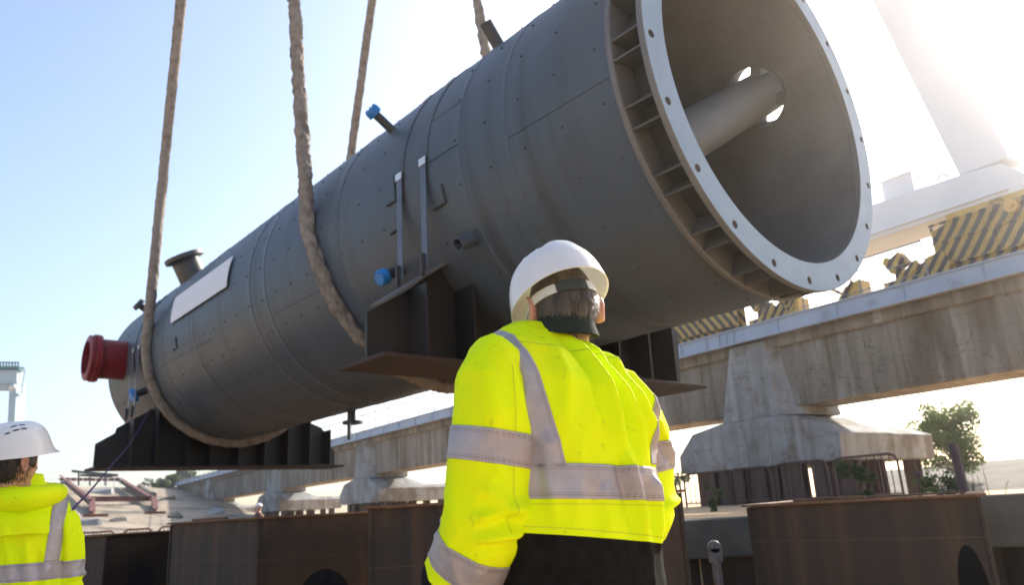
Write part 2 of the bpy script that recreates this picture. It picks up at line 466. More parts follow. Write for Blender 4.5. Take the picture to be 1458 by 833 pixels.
ap = MB()  # unseen dark sheet added to cut bounce light on the far vessel underside
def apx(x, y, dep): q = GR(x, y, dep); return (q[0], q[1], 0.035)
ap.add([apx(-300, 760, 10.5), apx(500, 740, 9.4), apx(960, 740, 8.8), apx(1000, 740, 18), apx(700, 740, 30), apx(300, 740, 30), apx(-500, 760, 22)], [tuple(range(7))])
ap.build('dim_bounce_sheet', 'dim_bounce', kind='structure')

# ---- bridge frame: w to the right along the bridge, v away from the camera
_b = ray(-50, 778); _b = np.array([_b[0], _b[1], 0]); _b /= np.linalg.norm(_b)
_n = np.array([-_b[1], _b[0], 0]); _n = _n if _n[1] > 0 else -_n
_Q = PZ(1197, 655, 2.0); _Q = np.array([_Q[0], _Q[1], 0.0])
MBR = MFRAME(_Q, -_b, _n, (0, 0, 1))
def BL(u, v, z):                 # bridge coordinates to world (u to the left)
    return _Q + _b * u + _n * v + np.array([0, 0, z])

# raised yard behind the retaining wall, under the near pier
up = MB()
TZ = 0.88
poly = [PZ(640, 760, 0.1)[:2], PD(968, 740, 9.3)[:2], PD(1063, 733, 9.5)[:2], PD(1290, 715, 9.6)[:2], PD(1389, 707, 7.4)[:2], PD(1500, 700, 7.6)[:2],
        (30, 6), (90, 30), (60, 75), (12, 60), BL(12, 6, 0)[:2], BL(14, -3, 0)[:2]]
poly[0] = BL(15, -8, 0)[:2]
up.prism([(p[0], p[1], -0.6) for p in poly], (0, 0, TZ + 0.6))
up.build('upper_ground', 'ground', kind='structure')

# concrete revetments: sloping banks
def bank(name, quad, n=24, amp=0.05, mat='bank_concrete'):
    b = MB()
    q = [np.asarray(p, float) for p in quad]      # bottom-left, bottom-right, top-right, top-left
    vs = []
    for j in range(n + 1):
        for i in range(n + 1):
            s, t = i / n, j / n
            p = (q[0] * (1 - s) + q[1] * s) * (1 - t) + (q[3] * (1 - s) + q[2] * s) * t
            p = p + np.array([0, 0, amp * noise.noise(Vector((p[0] * 0.4, p[1] * 0.4, 3)))])
            vs.append(p)
    fs = [(j * (n + 1) + i, j * (n + 1) + i + 1, (j + 1) * (n + 1) + i + 1, (j + 1) * (n + 1) + i) for j in range(n) for i in range(n)]
    # back shelf behind the crest
    k = len(vs)
    far = (q[2] + q[3]) / 2 - (q[0] + q[1]) / 2; far[2] = 0; far /= np.linalg.norm(far)
    for i in range(n + 1):
        p = np.array(vs[n * (n + 1) + i]) + far * 60; p[2] = vs[n * (n + 1) + i][2] - 0.3
        vs.append(p)
    fs += [(n * (n + 1) + i, n * (n + 1) + i + 1, k + i + 1, k + i) for i in range(n)]
    b.add(vs, fs)
    return b.build(name, mat, smooth='all', kind='structure')
LBT = [PD(-420, 697, 52), PD(268, 693.5, 97)]
LBB = [GR(-520, 790, 24), GR(452, 760, 52)]
bank('embankment', [LBB[0], LBB[1], LBT[1], LBT[0]])
RBB = [GR(1180, 700, 30, TZ), GR(1660, 690, 21, TZ)]
RBT = [PD(1180, 677, 44), PD(1660, 634, 30)]
pm('bank_grey', (0.105, 0.095, 0.082), (0.15, 0.137, 0.12), 0.7, 0.92, 0.15, 5, spec=0.1)
bank('embankment', [RBB[0], RBB[1], RBT[1], RBT[0]], mat='bank_grey')

_bk = np.cross(LBB[1] - LBB[0], LBT[0] - LBB[0]); _bk /= np.linalg.norm(_bk)
_bk2 = np.cross(LBT[1] - LBB[1], LBT[0] - LBB[1]); _bk2 /= np.linalg.norm(_bk2)
def on_bank(x, y, lift=0.0):
    p = hit(x, y, (LBB[0] + LBB[1] + LBT[0] + LBT[1]) / 4, (_bk + _bk2) / 2)
    return p + np.array([0, 0, lift])

# ---- concrete crane runway
run = empty('crane_runway', MBR, 'raised concrete crane runway on flared piers with a blue grey steel edge and handrail', 'bridge')
def X(u): return -u
V0 = 0.6
spans = [(-24, -6.5), (-6.3, 2.6), (2.7, 18.2), (18.3, 33.7), (33.8, 52.4), (52.5, 74.0), (74.1, 90.0)]
spans = [(-15.0, 2.6), (2.7, 18.2), (18.3, 33.7), (33.8, 52.4), (52.5, 74.0), (74.1, 90.0)]
for a, b in spans:
    m = MB()
    m.prism([(X(a), V0, 3.78), (X(a), V0 + 1.75, 3.78), (X(a), V0 + 1.75, 6.05), (X(a), V0, 6.05)], (X(b) - X(a), 0, 0))
    m.lim(X(a), X(b), V0 - 0.22, V0 - 0.003, 5.72, 6.05)
    m.build('beam', 'concrete', run, bevel=0.03)
m = MB()
m.lim(X(90), X(-15), 0.05, 2.7, 6.06, 6.12)
m.build('deck', 'concrete', run)
m = MB()
m.lim(X(90), X(-15), -0.02, 0.04, 6.03, 6.52)
m.lim(X(90), X(-15), -0.10, -0.023, 6.49, 6.53)
m.lim(X(90), X(-15), -0.10, -0.023, 6.02, 6.06)
for u in np.r_[np.arange(-13, 88, 2.05), 3.7, 4.3, 3.1]:
    m.lim(X(u) - 0.015, X(u) + 0.015, -0.075, -0.023, 6.07, 6.485)
m.build('edge_girder', 'edge_girder', run)
m = MB()
for v in (0.75, 2.25):
    m.lim(X(90), X(-15), v - 0.06, v + 0.06, 6.125, 6.28)
m.build('crane_rail', 'rail_metal', run)
def handrail(name, u0, u1, v):
    m = MB()
    for z in (7.55, 7.05, 6.65):
        m.cyl((X(u0), v, z), (X(u1), v, z), 0.03 if z > 7.4 else 0.016, 6)
    for u in np.arange(u0, u1 + 0.1, 1.9):
        m.cyl((X(u), v, 6.53), (X(u), v, 7.55), 0.025, 6)
    m.build(name, 'rail_metal', run)
handrail('handrail', -3.45, 0.35, 0.0)
handrail('handrail', 6.6, 87.5, 0.0)
def pier(u0, z0=2.0, ground=0.0):
    """Flared column on a chamfered footing carried by steel piles; u0 is its right end along the bridge."""
    p = MB()
    c = [(X(u0 + 4.17), 0.15, 3.52), (X(u0 + 1.95), 0.15, 3.52), (X(u0 + 2.12), 0.15, 5.98), (X(u0 + 3.48), 0.15, 5.98)]
    back = [(X(u0 + 4.5), 2.75, 3.52), (X(u0 + 1.4), 2.75, 3.52), (X(u0 + 1.9), 2.75, 5.98), (X(u0 + 3.7), 2.75, 5.98)]
    mid = [(X(u0 + 4.5), 0.75, 3.52), (X(u0 + 1.42), 0.75, 3.52), (X(u0 + 1.8), 0.75, 5.98), (X(u0 + 3.7), 0.75, 5.98)]
    p.loft([c, mid, back], True)
    col = p.build('column', 'concrete_pier', run, bevel=0.03)
    f = MB()
    D = 5.3
    prof = [(X(u0 + 6.17), z0), (X(u0 - 0.05), z0), (X(u0 - 0.11), z0 + 0.78), (X(u0 + 1.3), 3.44), (X(u0 + 1.86), 3.51), (X(u0 + 4.2), 3.51), (X(u0 + 5.45), 3.3), (X(u0 + 6.16), z0 + 0.6)]
    inner = [(X(u0 + 6.0), z0), (X(u0 - 0.02), z0), (X(u0 - 0.08), z0 + 0.76), (X(u0 + 0.5), z0 + 1.0), (X(u0 + 1.86), z0 + 1.02), (X(u0 + 4.2), z0 + 1.02), (X(u0 + 5.3), z0 + 1.0), (X(u0 + 6.0), z0 + 0.7)]
    f.loft([[(x, 0.0, z) for x, z in prof], [(x, 2.7, z) for x, z in prof], [(x, 3.5, z) for x, z in inner], [(x, D, z) for x, z in inner]], True)
    ft = f.build('footing', 'concrete_pier', run, bevel=0.035)
    return col, ft
for k, u0 in enumerate((0.0, 15.4, 30.9, 49.6, 71.0)):
    col, ft = pier(u0)
    for (pu, pv) in ((0.5, 0.6), (2.1, 0.5), (3.4, 0.6), (4.6, 0.5), (5.6, 0.6), (1.3, 3.0), (4.0, 3.0), (0.4, 4.6), (2.6, 4.7), (5.2, 4.7), (2.7, 0.55), (1.0, 1.4), (4.9, 2.2), (0.05, 0.5), (5.1, 1.2), (3.0, 1.6), (1.7, 2.4)) + (((0.9, 0.35), (1.7, 0.4), (3.0, 0.35), (3.9, 0.4), (5.1, 0.4), (4.25, 1.1), (0.25, 2.2), (2.35, 2.9)) if k == 0 else ()):
        l = MB()
        l.lim(X(u0 + pu) - 0.21, X(u0 + pu) + 0.21, pv - 0.18, pv - 0.14, -0.3, 2.0)
        l.lim(X(u0 + pu) - 0.21, X(u0 + pu) + 0.21, pv + 0.14, pv + 0.18, -0.3, 2.0)
        l.lim(X(u0 + pu) - 0.03, X(u0 + pu) + 0.03, pv - 0.14, pv + 0.14, -0.3, 2.0)
        l.build('pile', 'brown_paint', run)

# ---- gantry crane standing on the runway
cr = empty('gantry_crane', MBR, 'tall white gantry crane leg on a white sill beam with black and yellow striped bogies', 'crane')
m = MB()
m.prism([(X(8.5), 0.9, 8.38), (X(-5.75), 0.9, 8.30), (X(-5.95), 0.9, 8.72), (X(-5.45), 0.9, 9.22), (X(-4.3), 0.9, 9.32), (X(-1.6), 0.9, 9.40), (X(8.5), 0.9, 9.40)], (0, 1.5, 0))
m.lim(X(8.5), X(-5.5), 0.82, 0.897, 8.44, 8.49)
m.build('sill_beam', 'crane_paint', cr, bevel=0.03)
def leg(ub, ut, zt, wb, wt):
    l = MB()
    l.loft([[(X(ub + wb), 1.0, 9.33), (X(ub - wb), 1.0, 9.33), (X(ub - wb), 2.3, 9.33), (X(ub + wb), 2.3, 9.33)],
            [(X(ub + wb), 1.0, 9.42), (X(ub - wb), 1.0, 9.42), (X(ub - wb), 2.3, 9.42), (X(ub + wb), 2.3, 9.42)],
            [(X(ut + wt), 0.95, zt), (X(ut - wt), 0.95, zt), (X(ut - wt), 2.35, zt), (X(ut + wt), 2.35, zt)]], True)
    return l.build('leg', 'crane_paint', cr, bevel=0.04)
leg(-4.98, -3.15, 20.0, 0.64, 0.85)
leg(6.6, 4.4, 20.0, 0.64, 0.85)
m = MB(); m.lim(X(9), X(-8), 0.7, 2.6, 20.0, 21.6); m.build('top_girder', 'crane_paint', cr)
m = MB()
m.lim(X(-2.05), X(-3.0), 1.3, 2.2, 9.42, 10.08); m.lim(X(-2.0), X(-3.05), 1.25, 2.25, 10.08, 10.13)
cab = m.build('control_cabinet', 'crane_paint', cr, bevel=0.02)
m = MB(); m.cyl((X(-2.6), 1.7, 10.13), (X(-2.6), 1.7, 10.75), 0.02, 6); m.build('antenna', 'rail_metal', cab)
m = MB()
for u in (-1.65, -1.2):
    m.cyl((X(u), 1.0, 9.40), (X(u), 1.0, 9.62), 0.02, 6)
m.lim(X(-1.1), X(-1.75), 0.98, 1.02, 9.60, 9.64); m.build('lug_rail', 'crane_paint', cr)
m = MB()
m.tube([(X(-3.95) + 0.13 * math.cos(t), 1.0, 9.38 + 0.16 * math.sin(t)) for t in np.linspace(0, math.pi, 9)], 0.05, 8); m.build('lifting_lug', 'crane_paint', cr)
def bogie(u0, u1, mat):
    m = MB()
    m.prism([(X(u1), 0.55, 6.95), (X(u0), 0.55, 6.78), (X(u0), 0.55, 8.0), (X(u1 - 0.5), 0.55, 8.0), (X(u1), 0.55, 7.86)], (0, 0.05, 0))
    m.prism([(X(u1), 1.0, 6.95), (X(u0), 1.0, 6.78), (X(u0), 1.0, 8.0), (X(u1 - 0.5), 1.0, 8.0), (X(u1), 1.0, 7.86)], (0, 0.05, 0))
    m.prism([(X(u1 + 0.2), 0.66, 6.56), (X(u1 + 0.15), 0.66, 6.78), (X(u0 + 1.1), 0.66, 7.1), (X(u0 + 1.0), 0.66, 6.56)], (0, 0.2, 0))
    f = m.build('bogie', mat, cr, bevel=0.01)
    r = MB()
    for z, h in ((6.86, 0.03), (7.5, 0.025), (8.02, 0.03)):
        r.lim(X(u1), X(u0), 0.49, 0.547, z - h, z + h)
    for u in np.linspace(u0 + 0.05, u1 - 0.05, 3):
        r.lim(X(u) - 0.03, X(u) + 0.03, 0.5, 0.546, 6.9, 7.96)
    r.build('stiffener', mat, f)
    for u in (u0 + 0.6, u1 - 0.55):
        w = MB()
        w.cyl((X(u), 0.68, 6.62), (X(u), 0.86, 6.62), 0.32, 20); w.cyl((X(u), 0.42, 6.62), (X(u), 1.0, 6.62), 0.09, 12)
        w.build('wheel', 'saddle_paint', f, smooth=True)
    w = MB(); w.cyl((X(u0 + 1.0), 0.40, 7.86), (X(u0 + 1.0), 0.55, 7.86), 0.17, 18); w.cyl((X(u0 + 1.0), 0.34, 7.86), (X(u0 + 1.0), 0.40, 7.86), 0.07, 12)
    w.build('pivot', 'yellow_paint', f, smooth=True)
bogie(-6.6, -3.5, 'hazard')
bogie(3.3, 6.6, 'hazard_reverse')
m = MB(); m.lim(X(3.2), X(6.6), 0.6, 1.5, 8.03, 8.36); m.build('equaliser', 'yellow_paint', cr)
m = MB(); m.lim(X(-3.9), X(-6.3), 0.75, 1.6, 8.03, 8.29); m.build('equaliser', 'yellow_paint', cr)
for u, s in ((-2.45, 1.0), (2.3, 0.9)):
    m = MB()
    rot = Matrix.Rotation(R_(-28), 3, 'Y')
    m.box((X(u), 0.55, 7.28), (0.55 * s, 0.4, 0.36 * s), rot)
    m.box((X(u) + 0.42, 0.55, 6.98), (0.5, 0.36, 0.22), Matrix.Rotation(R_(-34), 3, 'Y'))
    m.lim(X(u) - 0.45, X(u) + 1.4, 0.4, 0.75, 6.55, 6.80)
    m.prism([(X(u) + 0.35, 0.42, 6.8), (X(u) + 1.45, 0.42, 6.8), (X(u) + 1.3, 0.42, 7.25), (X(u) + 0.9, 0.42, 7.2)], (0, 0.3, 0))
    m.lim(X(u) - 0.1, X(u) + 0.12, 0.45, 0.7, 6.8, 7.2)
    f = m.build('buffer', 'hazard', cr, bevel=0.015)
    m = MB(); m.cyl((X(u) - 0.35, 0.55, 7.45), (X(u) - 0.22, 0.55, 7.38), 0.12, 14); m.cyl((X(u) + 0.05, 0.3, 7.22), (X(u) + 0.05, 0.36, 7.22), 0.06, 10)
    m.build('bumper', 'yellow_paint', f, smooth=True)
# cable drum box and rail stop on the deck
def deck_stop(u, w, label):
    t = empty('rail_stop', MBR, label, 'rail stop')
    m = MB()
    m.prism([(X(u + w), 0.35, 6.53), (X(u), 0.35, 6.53), (X(u), 0.35, 7.12), (X(u + w * 0.55), 0.35, 7.0)], (0, 0.6, 0))
    m.build('stop_block', 'yellow_paint', t, bevel=0.02)
    m = MB()
    m.cyl((X(u + w * 0.25), 0.3, 6.53), (X(u + w + 0.15), 0.3, 7.15), 0.05, 8)
    m.cyl((X(u + w * 0.75), 0.28, 6.53), (X(u + w * 0.2), 0.28, 7.1), 0.05, 8)
    m.build('brace', 'hazard', t)
deck_stop(-1.35, 0.9, 'yellow wedge shaped rail stop on the runway below the vessel flange')
deck_stop(0.75, 0.5, 'small yellow rail stop on the runway half hidden under the vessel shell')

# ---- left background: far gantry crane
fc = empty('far_crane', None, 'distant pale blue gantry crane with a walkway on its girder at the left', 'crane')
D = 62
def far_rect(x0, y0, x1, y1, dep, thick=2.0):
    a, b = PD(x0, y1, dep), PD(x1, y1, dep); c, d = PD(x1, y0, dep), PD(x0, y0, dep)
    return [a, b, c, d], np.array([0, thick, 0])
m = MB()
m.prism(*far_rect(-60, 527, 24, 546, D, 0.9)); m.build('girder', 'crane_paint_far', fc)
m = MB(); m.prism(*far_rect(-60, 546.4, 13, 553, D + 0.3, 1.5)); m.build('lower_girder', 'crane_paint_far', fc)
m = MB(); m.prism([PD(13.5, 547, D), PD(23.5, 547, D), PD(19, 640, D), PD(9, 640, D)][::-1], (0, 1.2, 0)); 
m.prism([PD(9, 640, D), PD(19, 640, D), PD(6, 775, D), PD(-4, 775, D)][::-1], (0, 1.2, 0)); m.build('leg', 'crane_paint_far', fc)
m = MB(); m.prism(*far_rect(-60, 521.5, 26, 526.6, D - 0.2, 0.9))
m.build('walkway', 'far_roof', fc)
m = MB()
for x in np.arange(-58, 28, 4.2): m.cyl(PD(x, 522, D - 0.2), PD(x, 515, D - 0.2), 0.06, 5)
m.cyl(PD(-60, 515.5, D - 0.2), PD(27, 516.5, D - 0.2), 0.05, 5); m.cyl(PD(25, 524, D), PD(34, 524, D), 0.06, 5)
m.build('handrail', 'far_roof', fc)
m = MB(); m.prism(*far_rect(15, 560, 27, 562, D - 0.3, 0.7)); m.cyl(PD(30, 561, D), PD(35, 528, D), 0.05, 5); m.build('platform', 'crane_paint_far', fc)
m = MB(); m.ball(PD(19, 552, D - 0.6), (0.3, 0.3, 0.3)); m.build('floodlight', 'bright_metal', fc)

# ---- trees and weeds
def leafy(name, base, h, w, label, cat, mat='leaf', n=2600, trunk_h=0.25, size=0.09, clumps=22, group=None, seed=1, squash=1.0):
    r = np.random.default_rng(seed)
    root = empty(name, Matrix.Translation(Vector(base)), label, cat, group)
    t = MB()
    top = Vector((0, 0, h * 0.78))
    t.tube([(0, 0, -0.1), (0.02 * h, 0.01 * h, h * 0.3), (-0.01 * h, 0.02 * h, h * 0.55), top], [h * 0.03, h * 0.024, h * 0.016, h * 0.004], 7)
    cl = []
    for i in range(clumps):
        a = r.uniform(0, 2 * math.pi); zz = trunk_h + (1 - trunk_h) * r.beta(1.6, 1.5)
        rad = w / 2 * math.sqrt(max(0.05, 1 - ((zz - 0.55) / 0.58) ** 2)) * r.uniform(0.35, 1.0) * squash
        c = np.array([rad * math.cos(a), rad * math.sin(a), zz * h])
        cl.append((c, r.uniform(0.10, 0.2) * w))
        st = np.array([0, 0, h * max(0.12, min(0.7, zz - 0.22))])
        t.tube([st, (st + c) / 2 + r.normal(0, 0.02 * h, 3), c], [h * 0.011, h * 0.007, h * 0.003], 5)
    t.build('trunk', 'bark', root, smooth=True)
    L = MB()
    vs, fs = [], []
    for i in range(n):
        c, cr_ = cl[r.integers(len(cl))]
        d = r.normal(0, 1, 3); d /= np.linalg.norm(d)
        p = c + d * cr_ * r.uniform(0.2, 1.0) ** 0.6
        s = size * r.uniform(0.6, 1.3)
        e1 = r.normal(0, 1, 3); e1 /= np.linalg.norm(e1)
        e2 = np.cross(e1, r.normal(0, 1, 3)); e2 /= np.linalg.norm(e2)
        k = len(vs)
        vs += [p - e1 * s, p + e2 * s * 0.42, p + e1 * s, p - e2 * s * 0.42]
        fs.append((k, k + 1, k + 2, k + 3))
    L.add(vs, fs)
    L.build('crown', mat, root)
    return root
p = PD(1360, 668, 29); p[2] = 1.25
leafy('tree', p, 2.95, 2.5, 'small round green tree growing on the concrete bank at the right', 'tree', n=11000, size=0.07, clumps=70, seed=4, trunk_h=0.12)
def weed(px, py, dep, h, w, label, mat='leaf_dark', n=260, seed=3, z=TZ, size=0.07):
    p = PD(px, py, dep); p[2] = z
    return leafy('shrub', p, h, w, label, 'shrub', mat, n=n, size=size, clumps=9, seed=seed, trunk_h=0.05)
weed(1226, 700, 15.5, 0.95, 0.8, 'dark green shrub growing behind the brown railing under the pier', n=700, seed=5)
weed(1342, 700, 14.5, 0.45, 0.9, 'low green shrub beside the leaning brown post', n=420, seed=6, size=0.06)
weed(1318, 700, 20, 0.5, 0.6, 'low leafy shrub between the pier and the brown post', n=250, seed=9)
weed(960, 690, 26, 1.9, 1.2, 'bright green bush seen past the right sleeve of the worker', 'leaf', n=700, seed=7)
weed(1020, 725, 15, 0.55, 0.5, 'thin weedy shrub between the brown piles', n=200, seed=8, size=0.05)
def dry_stems(px, dep, n, label, seed):
    r = np.random.default_rng(seed)
    c = PD(px, 690, dep); c[2] = TZ
    root = empty('dry_weed', Matrix.Translation(Vector(c)), label, 'weed')
    for i in range(n):
        m = MB()
        x, y = r.normal(0, 0.5), r.normal(0, 0.2)
        h = r.uniform(0.25, 0.75); dx, dy = r.normal(0, 0.08, 2)
        m.tube([(x, y, -0.03), (x + dx * 0.4, y + dy * 0.4, h * 0.5), (x + dx, y + dy, h)], [0.008, 0.006, 0.003], 4)
        for k in range(7):
            z = h * r.uniform(0.45, 1.0); s = 0.04 * r.uniform(0.6, 1.4); a = r.uniform(0, 6.28)
            q = np.array([x + dx * z / h, y + dy * z / h, z]); e = np.array([math.cos(a), math.sin(a), r.uniform(-.2, .8)]) * s
            f = np.array([-math.sin(a), math.cos(a), 0]) * s * 0.35
            m.add([q, q + e * 0.6 + f, q + e * 1.3, q + e * 0.6 - f], [(0, 1, 2, 3)])
        m.build('stem', 'dry_weed', root)
dry_stems(1398, 14, 5, 'short dry weeds on the yard just right of the brown post', 5)

# ==================================================================== VESSEL
RF, RC, RI, RB = 1.9, 1.8615, 1.6438, 1.8148
VC = np.array([2.5612, 6.32478333, 4.75699167])
_az = -0.8468
_a = np.array([math.cos(_az), math.sin(_az), 0]); _d = -np.cross([0, 0, 1], _a)
MV = MFRAME(VC, -_a, _d, (0, 0, 1))          # local: s back from the flange face, d to the camera side, z up
def VP(s, th, r=RC):
    return (s, r * math.sin(R_(th)), r * math.cos(R_(th)))
def vloc(P):
    q = np.asarray(P) - VC
    return np.array([-(q @ _a), q @ _d, q[2]])
ves = empty('steel_vessel', MV, 'huge grey cylindrical steel vessel hanging in slings, its flanged open end facing right', 'vessel')
SEND = 16.0
def rings(seq, n=160, mi=0):
    m = MB()
    m.loft([[VP(s, 360 * j / n, r) for j in range(n)] for s, r in seq], False, mi)
    return m
def wob(s, j, n):
    return 0.006 * noise.noise(Vector((s * 0.6, 3 * math.cos(2 * math.pi * j / n), 3 * math.sin(2 * math.pi * j / n))))
shell = MB()
n = 192
seq = [(0.405, RC)]
seams = [1.72, 2.44, 5.0, 7.25, 7.78, 10.3, 12.0]
for s in np.arange(0.6, SEND, 0.2): seq.append((s, RC))
for s in seams: seq += [(s - 0.010, RC), (s - 0.004, RC + 0.006), (s + 0.035, RC + 0.005), (s + 0.05, RC)]
seq = sorted(seq)
seq += [(SEND - 0.02, RC), (SEND, RC - 0.02), (SEND + 0.08, RC - 0.10)]
out = [[VP(s, 360 * j / n, r + wob(s, j, n) * (0.4 < s - 0.1)) for j in range(n)] for s, r in seq]
out += [[VP(SEND + 0.08 + 0.75 * math.sin(t), 360 * j / n, (RC - 0.10) * math.cos(t)) for j in range(n)] for t in np.linspace(0.15, 1.5, 9)]
inn = [[VP(s, 360 * j / n, r) for j in range(n)] for s, r in [(15.6, 0.02), (15.6, RI - 0.05)] + [(s, RI) for s in np.linspace(15.4, 0.405, 12)]]
shell.loft(out + inn, False)
k = len(out + inn)
shell.f += [(j, (j + 1) % n, (k - 1) * n + (j + 1) % n, (k - 1) * n + j) for j in range(n)]
shell.m += [0] * n
shell.f += [tuple((len(out) - 1) * n + j for j in range(n)), tuple(len(out) * n + j for j in range(n))[::-1]]
shell.f = [f for f in shell.f if not (len(f) == 4 and f[0] // n == len(out) - 1 and f[2] // n == len(out))]
shell.m = [0] * len(shell.f)
sh = shell.build('shell', ['vessel_paint', 'vessel_inside'], ves, smooth=True, angle=40)
HS, HT = 0.92, -57.0
cut = MB()
cut.cyl(VP(HS, HT, 1.3), VP(HS, HT, 2.2), 0.36, 48)
cut_with(sh, cut)
me = sh.data
for p in me.polygons:
    c = p.center
    p.material_index = 1 if math.hypot(c.y, c.z) < RC - 0.03 and c.x < 15.7 else 0
    p.use_smooth = True
me.set_sharp_from_angle(angle=R_(40))

# flange: bright front ring, rear ring, neck and gussets
fl = rings([(0.0, RI), (0.0, RF), (0.012, RF + 0.006), (0.055, RF + 0.006), (0.06, RF), (0.06, RI), (0.0, RI)], 192).build('flange', ['flange_paint', 'ring_paint'], ves, smooth=True, angle=30)
cut = MB()
A0 = 180 - 17.2
holes = [A0 + 0.0 + 18 * i for i in range(20)]
# bolt circle phase measured from the photograph: a hole sits at th = HB0
HB0 = 110.6
holes = [HB0 + 18 * i for i in range(20)]
for th in holes: cut.cyl(VP(-0.2, th, RB), VP(0.2, th, RB), 0.036, 20)
cut_with(fl, cut)
for p in fl.data.polygons:
    p.material_index = 0 if (p.center.x < 0.01 and abs(p.normal.x) > 0.9) else 1
    p.use_smooth = True
fl.data.set_sharp_from_angle(angle=R_(30))
nk = rings([(0.062, RI), (0.062, 1.66), (0.345, 1.66), (0.345, RI), (0.062, RI)], 160).build('flange_neck', ['pocket_shade', 'vessel_inside'], ves, smooth=True, angle=30)
for p in nk.data.polygons: p.material_index = 1 if math.hypot(p.center.y, p.center.z) < 1.65 and abs(p.normal.x) < 0.5 else 0
rr = rings([(0.345, RI), (0.345, RF - 0.012), (0.352, RF), (0.395, RF), (0.403, RF - 0.012), (0.403, RI), (0.345, RI)], 192).build('rear_ring', ['ring_paint', 'vessel_inside'], ves, smooth=True, angle=30)
for p in rr.data.polygons: p.material_index = 1 if math.hypot(p.center.y, p.center.z) < 1.7 and abs(p.normal.x) < 0.5 else 0
for th in holes:
    for dth in (-2.75, 2.75):
        t = R_(th + dth)
        q = MB()
        e = Vector((0, math.sin(t), math.cos(t))); o_ = Vector((0, math.cos(t), -math.sin(t)))
        q.prism([Vector((0.063, 0, 0)) + e * 1.663 - o_ * 0.011, Vector((0.342, 0, 0)) + e * 1.663 - o_ * 0.011, Vector((0.342, 0, 0)) + e * 1.893 - o_ * 0.011, Vector((0.063, 0, 0)) + e * 1.893 - o_ * 0.011], o_ * 0.022)
        q.build('gusset', 'gusset_shade', fl, bevel=0.004)

# inner pipe coming through the wall opening, with its sleeve and struts
m = MB(); m.cyl(VP(HS, HT, 2.05), VP(HS, HT, -0.95), 0.262, 40)
pipe = m.build('inner_pipe', 'vessel_inside', ves, smooth=True)
m = MB()
ax = Vector(VP(0, HT, 1.0)); t1 = Vector((1, 0, 0)); t2 = ax.cross(t1)
def ring_pts(r, rad, n=48): return [Vector((HS, 0, 0)) + ax * rad + (t1 * math.cos(2 * math.pi * j / n) + t2 * math.sin(2 * math.pi * j / n)) * r for j in range(n)]
m.loft([ring_pts(0.36, 1.60), ring_pts(0.40, 1.60), ring_pts(0.40, 1.98), ring_pts(0.36, 1.98), ring_pts(0.36, 1.60)], False)
m.build('pipe_sleeve', 'vessel_inside', pipe, smooth=True)
for ang in (28, 118, 208, 298):
    q = MB(); e = t1 * math.cos(R_(ang)) + t2 * math.sin(R_(ang)); f = ax.cross(e)
    base = Vector((HS, 0, 0)) + ax * 1.62
    q.prism([base + e * 0.255 - f * 0.06, base + e * 0.37 - f * 0.06, base + e * 0.37 + f * 0.06, base + e * 0.255 + f * 0.06], ax * 0.3)
    q.build('strut', 'vessel_inside', pipe)

# insulation pins: 24 columns, staggered
def pin(s, th):
    m = MB(); p0, p1 = VP(s, th, RC - 0.01), VP(s, th, RC + 0.013)
    m.cyl(p0, p1, 0.011, 6)
    return m
pins = []
for i in range(24):
    th = 13.4 + 15 * i
    for k in range(32):
        s = 0.55 + 0.49 * k
        if 3.0 < s < 3.6 or s > 15.9: continue
        pins.append((s, th + rng.normal(0, 0.25)))
pins.sort(key=lambda q: (not (60 < q[1] % 360 < 190), q[0]))
for s, th in pins[:100]: pin(s, th).build('insulation_pin', 'vessel_dark', ves)
rest = MB()
for s, th in pins[100:]:
    q = pin(s, th); rest.add(q.v, q.f)
rest.build('insulation_pins', 'vessel_dark', ves, kind='stuff')

# saddles on the vessel, each with base plate, gussets and hold-down straps
def saddle(sc, zb, left, rightp, hw_, xl, xr, gus, slope_flange):
    """left/rightp: outline points (c, z) of the web from the base up to the shell, c positive to the far side."""
    L = lambda c, z: (0.0, -c, z - VC[2])
    arc = []
    cl, zl = left[-1]; cr_, zr = rightp[-1]
    a0 = math.atan2(cl, -(zl - VC[2])); a1 = math.atan2(cr_, -(zr - VC[2]))
    for t in np.linspace(a0, a1, 24): arc.append((math.sin(t) * (RC + 0.004), VC[2] - math.cos(t) * (RC + 0.004)))
    out = left + arc + rightp[::-1]
    m = MB()
    P = [Vector(L(*q)) + Vector((sc - 0.02, 0, 0)) for q in out]
    m.prism(P, (0.04, 0, 0))
    web = m.build('saddle', 'saddle_paint', ves)
    b = MB(); b.lim(sc - hw_, sc + hw_, -xl, -xr, zb - VC[2] - 0.045, zb - VC[2])
    b.build('base_plate', 'rust_plate', web, bevel=0.006)
    def ztop(c):
        if abs(c) < 1.55:
            return VC[2] - math.sqrt(RC ** 2 - c * c) - 0.004
        src = left if c < 0 else rightp
        src = sorted(src)
        return float(np.interp(c, [q[0] for q in src], [q[1] for q in src]))
    for c in gus:
        gq = MB(); zt = ztop(c) - VC[2]
        for sg in (-1, 1):
            gq.lim(sc + sg * 0.022, sc + sg * (hw_ - 0.06), -c - 0.014, -c + 0.014, zb - VC[2] + 0.002, zt - 0.01)
        gq.build('gusset', 'saddle_paint', web, bevel=0.003)
    if slope_flange:
        fq = MB()
        (c0, z0), (c1, z1) = slope_flange
        dz = np.array([c1 - c0, z1 - z0]); nrm = np.array([-dz[1], dz[0]]) / np.hypot(*dz) * 0.03
        fq.prism([(sc - 0.14, -c0, z0 - VC[2]), (sc - 0.14, -c1, z1 - VC[2]), (sc - 0.14, -(c1 + nrm[0]), z1 - VC[2] + nrm[1]), (sc - 0.14, -(c0 + nrm[0]), z0 - VC[2] + nrm[1])], (0.28, 0, 0))
        fq.build('top_plate', 'ring_paint', web, bevel=0.004)
    return web
